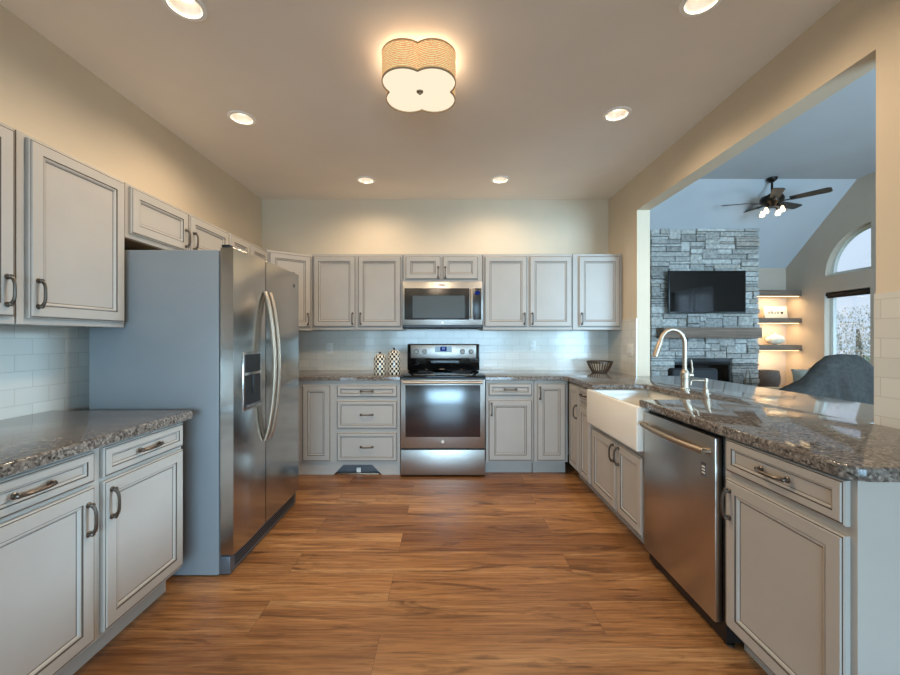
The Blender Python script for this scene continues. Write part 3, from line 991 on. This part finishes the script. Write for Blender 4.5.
t = thing('wire_basket', 'small flared wire fruit basket in the counter corner', 'basket', (1.535, 3.92, ZT))
b = new()
rb, rt, hb = 0.07, 0.124, 0.108
for r, z, q in ((rb, 0.004, 0.004), (rt, hb, 0.0055), (rt - 0.004, hb - 0.012, 0.004)):
    tube(b, [(r * math.cos(2 * PI * i / 40), r * math.sin(2 * PI * i / 40), z) for i in range(40)], q, 6, closed=True)
obj('rims', b, 'wire', t)
b = new()
for i in range(26):
    a = 2 * PI * i / 26
    tube(b, [((rb + (rt - rb) * s ** 0.8) * math.cos(a), (rb + (rt - rb) * s ** 0.8) * math.sin(a), 0.004 + (hb - 0.004) * s) for s in (0, 0.25, 0.5, 0.75, 1)], 0.0036, 6)
obj('ribs', b, 'wire', t)
b = new(); lathe(b, [(0, 0.0005), (rb, 0.0005), (rb, 0.005), (0, 0.005)], 28); obj('base', b, 'wire', t)

def plate(name, label, cat, loc, rz, gangs=1, switch=False):
    t = thing(name, label, cat, loc, rz)
    w2 = 0.035 + 0.023 * (gangs - 1)
    b = new(); box(b, -w2, w2, -0.006, 0.0, -0.058, 0.058, 0.003); obj('cover_plate', b, 'white', t)
    for k in range(gangs):
        cx = (k - (gangs - 1) / 2) * 0.046
        if switch:
            b = new(); box(b, cx - 0.016, cx + 0.016, -0.010, -0.0055, -0.032, 0.032, 0.002); obj('rocker', b, 'trimwhite', t)
        else:
            for s in (-1, 1):
                b = new(); box(b, cx - 0.016, cx + 0.016, -0.0085, -0.0055, s * 0.022 - 0.015, s * 0.022 + 0.015, 0.004); so = obj('socket', b, 'trimwhite', t)
                b = new()
                for q in (-0.006, 0.006): box(b, cx + q - 0.001, cx + q + 0.001, -0.0088, -0.0083, s * 0.022 - 0.004, s * 0.022 + 0.006)
                obj('slots', b, 'dark', so)
plate('outlet', 'white wall outlet on the tile left of the canisters', 'outlet', (-1.255, YB - 0.0085, 1.13), 0)
plate('outlet', 'white wall outlet on the tile right of the range', 'outlet', (0.915, YB - 0.0085, 1.16), 0)
plate('light_switch', 'double light switch on the short tiled right wall', 'light switch', (XR - 0.0085, 3.66, 1.13), -PI / 2, 2, True)

# ------------------------------------------------------------------ ceiling lights
can_labels = ['recessed ceiling light nearest the viewer on the left', 'recessed ceiling light above the refrigerator front',
              'left of the two recessed lights by the back wall', 'right of the two recessed lights by the back wall',
              'recessed ceiling light above the sink side of the aisle', 'recessed ceiling light nearest the viewer on the right']
for (x, y), lab in zip(CANS, can_labels):
    t = thing('recessed_light', lab, 'ceiling light', (x, y, ZC), 0, 'recessed ceiling lights')
    b = new(); lathe(b, [(0.066, 0.0), (0.066, -0.0005), (0.088, -0.0005), (0.088, -0.004), (0.084, -0.007), (0.068, -0.007), (0.0665, -0.004), (0.058, 0.02), (0.042, 0.05), (0.044, 0.052), (0.060, 0.022), (0.066, 0.0)], 36)
    obj('trim_ring', b, 'canwhite', t)
    b = new(); lathe(b, [(0, 0.030), (0.02, 0.032), (0.036, 0.04), (0.042, 0.05), (0.042, 0.056), (0, 0.056)], 28)
    obj('lens', b, 'bulb', t)
    l = bpy.data.lights.new('downlight', 'SPOT')
    l.energy = P_SPOT; l.color = WARM; l.spot_size = math.radians(165); l.spot_blend = 0.8; l.shadow_soft_size = 0.05
    lo = bpy.data.objects.new('downlight', l); C.objects.link(lo); lo.parent = t; lo.location = (0, 0, -0.012)

# quatrefoil flush-mount
PX, PY = -0.145, 2.085
t = thing('flush_mount_lamp', 'woven quatrefoil flush-mount lamp on the kitchen ceiling', 'ceiling lamp', (PX, PY, ZC))
def quatre(R, k=0.102, n=14):
    """outline of four lobes on the diagonals; R is the lobe radius."""
    pts = []
    for q in range(4):
        th = math.radians(45 + 90 * q)
        cx, cy = k * math.cos(th) * 1.0, k * math.sin(th) * 1.0
        # lobe arc between the notches on the axes
        half = math.acos(max(-1, min(1, -(abs(cx)) / R))) - math.radians(45)
        
        for i in range(n):
            a = th - half + 2 * half * i / n
            pts.append((cx + R * math.cos(a), cy + R * math.sin(a)))
    return pts
ro, ri = quatre(0.118), quatre(0.115)
zb, zt = -0.168, -0.03
b = new(); prism(b, ro, [ri], zb, zt, 'xy'); obj('shade', b, 'shade', t)
for zz, nm in ((zb, 'lower_trim'), (zt, 'upper_trim')):
    b = new(); prism(b, quatre(0.1195), [quatre(0.1145)], zz - 0.004, zz + 0.004, 'xy'); obj(nm, b, 'shade_edge', t)
b = new(); prism(b, quatre(0.1135), [], zb + 0.002, zb + 0.006, 'xy'); obj('diffuser', b, 'diffuser', t)
b = new(); lathe(b, [(0, -0.014), (0.006, -0.013), (0.008, -0.008), (0.016, -0.004), (0.019, 0.001), (0, 0.001)], 20, (0, 0, zb)); obj('finial', b, 'nickel', t)
b = new(); lathe(b, [(0, -0.001), (0.06, -0.001), (0.06, -0.02), (0.05, -0.025), (0, -0.025)], 28)
tube(b, [(0, 0, -0.02), (0, 0, zb + 0.006)], 0.006, 8)
obj('ceiling_plate', b, 'white', t)
for s in (-1, 1):
    b = new(); lathe(b, [(0, 0.045), (0.012, 0.042), (0.028, 0.012), (0.03, -0.005), (0.02, -0.024), (0, -0.03)], 16, (s * 0.085, 0.01, -0.095)); obj('bulb', b, 'bulb', t)
    l = bpy.data.lights.new('bulb_light', 'POINT'); l.energy = P_LAMP; l.color = WARM; l.shadow_soft_size = 0.03
    lo = bpy.data.objects.new('bulb_light', l); C.objects.link(lo); lo.parent = t; lo.location = (s * 0.085, 0.01, -0.045)
l = bpy.data.lights.new('lamp_down', 'AREA'); l.shape = 'DISK'; l.size = 0.3; l.energy = 22; l.color = WARM
lo = bpy.data.objects.new('lamp_down', l); C.objects.link(lo); lo.parent = t; lo.location = (0, 0, zb - 0.016)

# ------------------------------------------------------------------ living room: chimney
FX0, FX1, FYF = 3.16, 4.83, 6.01
t = thing('fireplace', 'tall ledge-stone fireplace chimney in the living room', 'fireplace', (0, 0, 0))
def ztop(y): return ZR - (y - YR) * (ZR - ZE) / (YF - YR)
hx0, hx1, hz0, hz1 = 3.522, 4.392, 0.32, 0.935
b = new()
yc = FYF + 0.05
prism(b, [(FX0 + 0.02, 0.0), (FX1 - 0.02, 0.0), (FX1 - 0.02, 2.72), (FX0 + 0.02, 2.72)], [[(hx0, hz0), (hx1, hz0), (hx1, hz1), (hx0, hz1)]], yc, 6.4, 'xz')
prism(b, [(yc, 2.72), (6.28, 2.72), (yc, ztop(yc) - 0.01)], [], FX0 + 0.02, FX1 - 0.02, 'yz')
box(b, FX0 + 0.02, FX1 - 0.02, 6.4, 6.595, 0, 2.42)
obj('chimney_core', b, 'mortar', t, smooth=False)
b = new()
cu, cv = 0.0465, 0.0385
def ashlar(nu, nv, blocked, emit):
    occ = [[blocked(i, j) for i in range(nu)] for j in range(nv)]
    for j in range(nv):
        i = 0
        while i < nu:
            if occ[j][i]: i += 1; continue
            w = random.choice((5, 6, 7, 8, 9, 10, 12)); h = random.choice((1, 1, 1, 2, 2, 2, 2, 3, 4))
            if h >= 3: w = random.choice((3, 4, 5, 6))
            ww = 0
            while ww < w and i + ww < nu and not occ[j][i + ww]: ww += 1
            rest = 0
            while i + ww + rest < nu and not occ[j][i + ww + rest] and rest < 2: rest += 1
            if rest == 1: ww += 1
            h = min(h, nv - j)
            while h > 1 and any(occ[j + q][i + p] for q in range(h) for p in range(ww)): h -= 1
            for q in range(h):
                for p in range(ww): occ[j + q][i + p] = True
            emit(i, j, ww, h)
            i += ww
nu = int(round((FX1 - FX0) / cu)); cu = (FX1 - FX0) / nu
nv = int(2.99 / cv)
def blk(i, j):
    x, z = FX0 + (i + 0.5) * cu, (j + 0.5) * cv
    return hx0 < x < hx1 and hz0 < z < hz1
def emit_front(i, j, w, h):
    g = 0.0035
    x0, x1 = FX0 + i * cu + g, FX0 + (i + w) * cu - g
    z0, z1 = j * cv + g, (j + h) * cv - g
    d = random.uniform(0.0, 0.035)
    top = ztop(FYF + 0.03) - 0.002
    z1 = min(z1, top)
    if z1 - z0 < 0.02: return
    box(b, x0, x1, FYF + d, FYF + 0.08 , z0, z1, 0.006, seg=1)
ashlar(nu, nv, blk, emit_front)
for side in (0, 1):
    def emit_side(i, j, w, h, side=side):
        y0, y1 = yc + 0.035 + i * 0.05, yc + 0.03 + (i + w) * 0.05
        z0, z1 = j * cv + 0.005, min((j + h) * cv - 0.005, ztop(y1) - 0.01)
        if z1 - z0 < 0.03: return
        d = random.uniform(0, 0.018)
        if side: box(b, FX1 - 0.03, FX1 - d, y0, y1, z0, z1, 0.006, seg=1)
        else: box(b, FX0 + d, FX0 + 0.03, y0, y1, z0, z1, 0.006, seg=1)
    ashlar(9, nv, lambda i, j: False, emit_side)
obj('stones', b, ['stone'], t, smooth=False)
b = new()
box(b, hx0 + 0.01, hx1 - 0.01, yc + 0.20, yc + 0.22, hz0 + 0.01, hz1 - 0.01)
for k in range(2): box(b, (hx0 + 0.004, hx1 - 0.02)[k], (hx0 + 0.02, hx1 - 0.004)[k], FYF + 0.06, yc + 0.2, hz0 + 0.01, hz1 - 0.01)
box(b, hx0 + 0.02, hx1 - 0.02, FYF + 0.06, yc + 0.2, hz1 - 0.02, hz1 - 0.004)
box(b, hx0 + 0.02, hx1 - 0.02, FYF + 0.06, yc + 0.2, hz0 + 0.004, hz0 + 0.02)
fb = obj('firebox', b, 'black', t, smooth=False)
b = new(); box(b, hx0 + 0.005, hx1 - 0.005, FYF + 0.03, FYF + 0.055, hz1 - 0.11, hz1 - 0.004, 0.004); obj('hood', b, 'black', fb)
b = new(); box(b, hx0 + 0.03, hx1 - 0.03, FYF + 0.058, FYF + 0.062, hz0 + 0.05, hz1 - 0.12); obj('fire_glass', b, 'blackgloss', fb)
b = new()
for k in range(3): box(b, hx0 + 0.03, hx1 - 0.03, FYF + 0.045, FYF + 0.057, hz0 + 0.03 + k * 0.05, hz0 + 0.05 + k * 0.05, 0.003)
obj('louvers', b, 'grille', fb)
t = tag(obj('mantel', (lambda b: (box(b, 3.225, 4.69, 5.80, 6.005, 1.24, 1.398, 0.008), b)[1])(new()), 'mantel'), 'weathered wood beam mantel across the stone fireplace', 'mantel')
t = thing('television', 'black flat-screen television mounted above the mantel', 'television', (3.94, 5.90, 1.62))
b = new(); box(b, -0.583, 0.583, 0.0, 0.045, 0.0, 0.64, 0.005); obj('bezel', b, 'black', t)
b = new(); box(b, -0.572, 0.572, -0.002, 0.001, 0.018, 0.63); obj('screen', b, 'blackgloss', t)
b = new(); box(b, -0.2, 0.2, 0.0455, 0.106, 0.18, 0.46); obj('wall_mount', b, 'black', t)
t = thing('fireplace_tools', 'slim steel fireplace tool stand beside the firebox', 'fireplace tools', (4.46, 5.78, 0))
b = new(); lathe(b, [(0, 0), (0.09, 0), (0.09, 0.012), (0.02, 0.02), (0, 0.02)], 20); obj('base', b, 'pewter', t)
b = new(); tube(b, [(-0.03, 0, 0.018), (-0.03, 0, 0.70), (-0.022, 0, 0.755), (0, 0, 0.77), (0.022, 0, 0.755), (0.03, 0, 0.70), (0.03, 0, 0.018)], 0.007, 8); obj('frame', b, 'nickel', t)
for s in (-0.055, 0.055):
    b = new(); tube(b, [(s, 0.01, 0.08), (s, 0.01, 0.62)], 0.005, 8); tube(b, [(s, 0.01, 0.6), (s * 0.4, 0.0, 0.63)], 0.004, 6); obj('tool', b, 'pewter', t)

# niche shelves
for z0, z1, lab in ((1.92, 2.016, 'top lit shelf in the alcove right of the fireplace'), (1.483, 1.564, 'middle lit shelf holding the framed sign'), (1.04, 1.128, 'lowest lit shelf holding the cream gourd')):
    t = thing('alcove_shelf', lab, 'shelf', (5.285, 6.3, z0), 0, 'lit alcove shelves')
    b = new(); box(b, -0.448, 0.445, 0, 0.295, 0, z1 - z0, 0.003); obj('board', b, 'shelf', t)
    b = new(); box(b, -0.44, 0.44, 0.05, 0.065, -0.006, -0.0005); obj('light_strip', b, 'led', t)
    l = bpy.data.lights.new('strip', 'AREA'); l.shape = 'RECTANGLE'; l.size = 0.7; l.size_y = 0.03; l.energy = 5.0; l.color = (1, 0.74, 0.42)
    lo = bpy.data.objects.new('strip', l); C.objects.link(lo); lo.parent = t; lo.location = (0, 0.08, -0.012); lo.rotation_euler = (math.radians(14), 0, 0)
t = thing('framed_sign', 'cream sign with dark scribbled letters leaning on the middle alcove shelf', 'sign', (5.44, 6.44, 1.5645))
t.rotation_euler = (math.radians(-8), 0, 0)
b = new(); box(b, -0.19, 0.19, 0.0, 0.018, 0.002, 0.20, 0.003); obj('board', b, 'paper', t)
b = new()
for i, (dx_, s_) in enumerate(((-0.11, 1), (-0.06, 1.2), (-0.01, 0.9), (0.04, 1.1))):
    tube(b, [(dx_ - 0.014 * s_, -0.001, 0.075), (dx_ - 0.004, -0.001, 0.115 * s_), (dx_ + 0.006, -0.001, 0.08), (dx_ + 0.016 * s_, -0.001, 0.105)], 0.004, 5)
lathe(b, [(0, 0.002), (0.022, 0.002), (0.022, 0)], 14, (0.10, 0.0005, 0.095), axis='Y')
obj('lettering', b, 'ink', t)
t = thing('gourd', 'cream ribbed ceramic gourd on the lowest alcove shelf', 'ornament', (5.40, 6.42, 1.1285))
b = new()
nr, nz = 48, 14
rows = []
for j in range(nz + 1):
    ph = PI * j / nz
    rows.append([b.verts.new(((0.125 + 0.012 * abs(math.cos(5 * a))) * math.sin(ph) * math.cos(a), (0.1 + 0.012 * abs(math.cos(5 * a))) * math.sin(ph) * math.sin(a), 0.085 - 0.085 * math.cos(ph) * (1 - 0.12 * math.sin(ph)))) for a in (2 * PI * i / nr for i in range(nr))])
for r0, r1 in zip(rows, rows[1:]):
    for i in range(nr): b.faces.new((r0[i], r0[(i + 1) % nr], r1[(i + 1) % nr], r1[i]))
bmesh.ops.remove_doubles(b, verts=b.verts[:], dist=1e-5); bmesh.ops.recalc_face_normals(b, faces=b.faces[:])
obj('shell', b, 'cream_ceramic', t)
b = new(); tube(b, [(0, 0, 0.165), (0.004, 0, 0.185), (0.015, 0, 0.197)], [0.012, 0.009, 0.008], 8); obj('stem', b, 'cream_ceramic', t)
t = thing('media_cabinet', 'low grey-brown cabinet below the alcove shelves', 'cabinet', (5.285, 6.14, 0))
b = new(); box(b, -0.448, 0.445, 0.0, 0.455, 0.0, 0.44, 0.003); obj('carcass', b, 'shelf', t)
for s in (-1, 1):
    b = new(); box(b, min(s * 0.01, s * 0.44), max(s * 0.01, s * 0.44), -0.018, -0.001, 0.04, 0.41, 0.003); dd = obj('door', b, 'shelf', t)
    b = new(); lathe(b, [(0.006, 0), (0.006, 0.012), (0.012, 0.018), (0, 0.024)], 12, (s * 0.05, -0.018, 0.25), axis='Y'); obj('knob', b, 'pewter', dd)
t = thing('storage_basket', 'round grey woven basket on the low cabinet beside the fireplace', 'basket', (5.19, 6.33, 0.4405))
b = new(); lathe(b, [(0, 0), (0.14, 0), (0.17, 0.08), (0.175, 0.17), (0.155, 0.27), (0.145, 0.27), (0.162, 0.17), (0.155, 0.08), (0.13, 0.012), (0, 0.012)], 32); obj('body', b, 'wicker', t)
b = new(); tube(b, [(0.15 * math.cos(2 * PI * i / 30), 0.15 * math.sin(2 * PI * i / 30), 0.272) for i in range(30)], 0.009, 8, closed=True); obj('rim', b, 'wicker', t)

# ------------------------------------------------------------------ living room: seating
t = thing('sofa', 'greige sofa under the tall living room window', 'sofa', (5.08, 5.37, 0))
b = new(); box(b, -0.55, 0.60, -0.45, 0.62, 0.06, 0.40, 0.03); obj('base', b, 'linen', t)
b = new(); box(b, -0.53, 0.42, -0.33, 0.5, 0.402, 0.47, 0.03, seg=3); obj('seat_cushion', b, 'linen', t)
b = new(); box(b, 0.43, 0.60, -0.44, 0.61, 0.402, 0.80, 0.04, seg=3); obj('backrest', b, 'linen', t)
for s in (-1, 1):
    b = new(); box(b, -0.55, 0.42, (-0.45 if s < 0 else 0.51), (-0.34 if s < 0 else 0.62), 0.402, 0.495, 0.03, seg=3); obj('armrest', b, 'linen', t)
for sx in (-1, 1):
    for sy in (-1, 1):
        b = new(); box(b, sx * 0.5 - 0.025, sx * 0.5 + 0.025, sy * 0.4 + 0.08 - 0.025, sy * 0.4 + 0.08 + 0.025, 0, 0.059); obj('leg', b, 'bronze', t)
def pillow(w, h, d):
    b = new()
    n = 12
    g = {}
    for s in (-1, 1):
        for i in range(n + 1):
            for j in range(n + 1):
                u, v = -1 + 2 * i / n, -1 + 2 * j / n
                k = (1 - u ** 4) * (1 - v ** 4)
                pinch = 1 - 0.06 * (1 - abs(u)) * abs(v) ** 2
                g[s, i, j] = b.verts.new((u * w / 2 * (1 - 0.05 * (1 - v * v)), s * d / 2 * k ** 0.6, v * h / 2 * (1 - 0.05 * (1 - u * u))))
        for i in range(n):
            for j in range(n):
                b.faces.new((g[s, i, j], g[s, i + 1, j], g[s, i + 1, j + 1], g[s, i, j + 1]))
    bmesh.ops.remove_doubles(b, verts=b.verts[:], dist=1e-5); bmesh.ops.recalc_face_normals(b, faces=b.faces[:])
    return b
o = tag(obj('cushion', pillow(0.50, 0.36, 0.14), 'linen'), 'greige throw cushion propped on the sofa behind the dark blanket', 'cushion')
o.location = (4.87, 5.22, 0.648); o.rotation_euler = (math.radians(-10), 0, 0.05)

AX, AY = 4.36, 4.22
t = thing('armchair', 'armchair with its back to the kitchen, hidden under the charcoal blanket', 'armchair', (AX, AY, 0))
b = new(); box(b, -0.33, 0.33, 0.12, 0.62, 0.10, 0.44, 0.03); obj('seat', b, 'linen', t)
b = new(); box(b, -0.25, 0.22, 0.0, 0.115, 0.10, 0.985, 0.035, seg=3); obj('backrest', b, 'linen', t)
for s in (-1, 1):
    b = new(); box(b, s * 0.39 - 0.055, s * 0.39 + 0.055, 0.10, 0.60, 0.1, 0.58, 0.03, seg=3); obj('armrest', b, 'linen', t)
for sx in (-1, 1):
    for sy in (0.06, 0.56):
        b = new(); box(b, sx * 0.24 - 0.02, sx * 0.24 + 0.02, sy - 0.02, sy + 0.02, 0, 0.099); obj('leg', b, 'bronze', t)
# blanket: profile across x gives the crest, v runs from the hem facing the kitchen over the crest to the rear hem
prof = [(3.60, 0.60), (3.72, 0.635), (3.86, 0.70), (3.98, 0.82), (4.10, 0.96), (4.20, 1.03), (4.33, 1.045), (4.48, 1.04), (4.57, 0.985), (4.65, 0.87), (4.78, 0.66), (4.86, 0.55)]
def crest(x):
    for (a, za), (c, zc_) in zip(prof, prof[1:]):
        if a <= x <= c:
            s = (x - a) / (c - a); s = s * s * (3 - 2 * s) * 0.35 + s * 0.65
            return za + (zc_ - za) * s
    return prof[-1][1]
b = new()
nu_, nv_ = 90, 34
gv = []
for i in range(nu_ + 1):
    x = 3.60 + 1.26 * i / nu_
    zc_ = crest(x)
    row = []
    for j in range(nv_ + 1):
        v = j / nv_
        if v < 0.6:
            s = v / 0.6                       # 0 hem .. 1 crest
            z = 0.30 + (zc_ - 0.30) * s
            fold = (0.035 * math.sin(x * 26 + 1.2 * math.sin(x * 9)) + 0.02 * math.sin(x * 47)) * (1 - s) ** 0.8
            y = AY - 0.035 - 0.16 * (1 - s) ** 1.3 + fold
            if s > 0.86: y += 0.055 * ((s - 0.86) / 0.14) ** 2
        else:
            s = (v - 0.6) / 0.4
            z = zc_ + 0.012 * math.sin(PI * min(1, s * 3)) - (zc_ - 0.50) * max(0, s - 0.3) / 0.7 * 0.5
            y = AY + 0.02 + 0.36 * s ** 0.8 if zc_ < 0.75 else AY + 0.02 + 0.135 * min(1, s * 2.2)
        row.append(b.verts.new((x, y, z)))
    gv.append(row)
for i in range(nu_):
    for j in range(nv_):
        b.faces.new((gv[i][j], gv[i + 1][j], gv[i + 1][j + 1], gv[i][j + 1]))
bmesh.ops.recalc_face_normals(b, faces=b.faces[:])
o = tag(obj('blanket', b, 'blanket'), 'charcoal knit blanket draped over an armchair beyond the bar', 'blanket')
md = o.modifiers.new('thick', 'SOLIDIFY'); md.thickness = 0.008; md.offset = 1

t = thing('lounge_chair', 'dark leather lounge chair in front of the fireplace', 'chair', (2.87, 4.55, 0))
b = new(); box(b, -0.24, 0.30, 0.0, 0.12, 0.15, 0.885, 0.03, seg=3); obj('backrest', b, 'leather', t)
b = new(); box(b, -0.24, 0.30, 0.125, 0.62, 0.15, 0.43, 0.03, seg=3); obj('seat', b, 'leather', t)
for s in (-0.31, 0.37):
    b = new(); box(b, s - 0.055, s + 0.055, 0.02, 0.6, 0.15, 0.60, 0.03, seg=3); obj('armrest', b, 'leather', t)
for sx in (-0.2, 0.26):
    for sy in (0.06, 0.55):
        b = new(); box(b, sx - 0.02, sx + 0.02, sy - 0.02, sy + 0.02, 0, 0.149); obj('leg', b, 'bronze', t)

# ------------------------------------------------------------------ ceiling fan
FNX, FNY, FNZ = 4.517, 5.42, 3.12
t = thing('ceiling_fan', 'dark five-blade ceiling fan with light kit in the living room', 'ceiling fan', (FNX, FNY, FNZ))
b = new(); tube(b, [(0, 0, 0.10), (0, 0, ZR - FNZ - 0.03)], 0.014, 12); obj('downrod', b, 'bronze', t)
b = new(); lathe(b, [(0, ZR - FNZ - 0.002), (0.065, ZR - FNZ - 0.002), (0.06, ZR - FNZ - 0.03), (0.025, ZR - FNZ - 0.06), (0, ZR - FNZ - 0.06)], 24); obj('canopy', b, 'bronze', t)
b = new(); lathe(b, [(0, 0.125), (0.04, 0.125), (0.06, 0.10), (0.125, 0.085), (0.14, 0.05), (0.13, 0.0), (0.09, -0.03), (0.06, -0.06), (0, -0.06)], 32); obj('motor_housing', b, 'bronze', t)
for k in range(5):
    a = math.radians(21 + 72 * k)
    b = new()
    prism(b, [(0.19, -0.05), (0.565, -0.066), (0.60, -0.045), (0.60, 0.045), (0.565, 0.066), (0.19, 0.05)], [], -0.004, 0.004, 'xy')
    bmesh.ops.rotate(b, verts=b.verts[:], matrix=Matrix.Rotation(math.radians(-13), 3, 'X'))
    bmesh.ops.translate(b, verts=b.verts[:], vec=(0, 0, 0.012))
    bmesh.ops.rotate(b, verts=b.verts[:], matrix=Matrix.Rotation(a, 3, 'Z'))
    bl = obj('blade', b, 'blade', t, smooth=False)
    b = new(); box(b, 0.12, 0.25, -0.02, 0.02, -0.006, 0.002, 0.002)
    bmesh.ops.rotate(b, verts=b.verts[:], matrix=Matrix.Rotation(a, 3, 'Z'))
    obj('blade_arm', b, 'bronze', bl)
for k in range(4):
    a = math.radians(20 + 90 * k)
    dx_, dy_ = math.cos(a), math.sin(a)
    b = new(); tube(b, [(0.04 * dx_, 0.04 * dy_, -0.05), (0.09 * dx_, 0.09 * dy_, -0.06), (0.115 * dx_, 0.115 * dy_, -0.085)], 0.010, 8); ar = obj('lamp_arm', b, 'bronze', t)
    b = new(); lathe(b, [(0, 0.03), (0.013, 0.028), (0.022, 0.0), (0.033, -0.028), (0.028, -0.048), (0, -0.05)], 16, (0.125 * dx_, 0.125 * dy_, -0.11)); obj('bulb', b, 'fanbulb', ar)
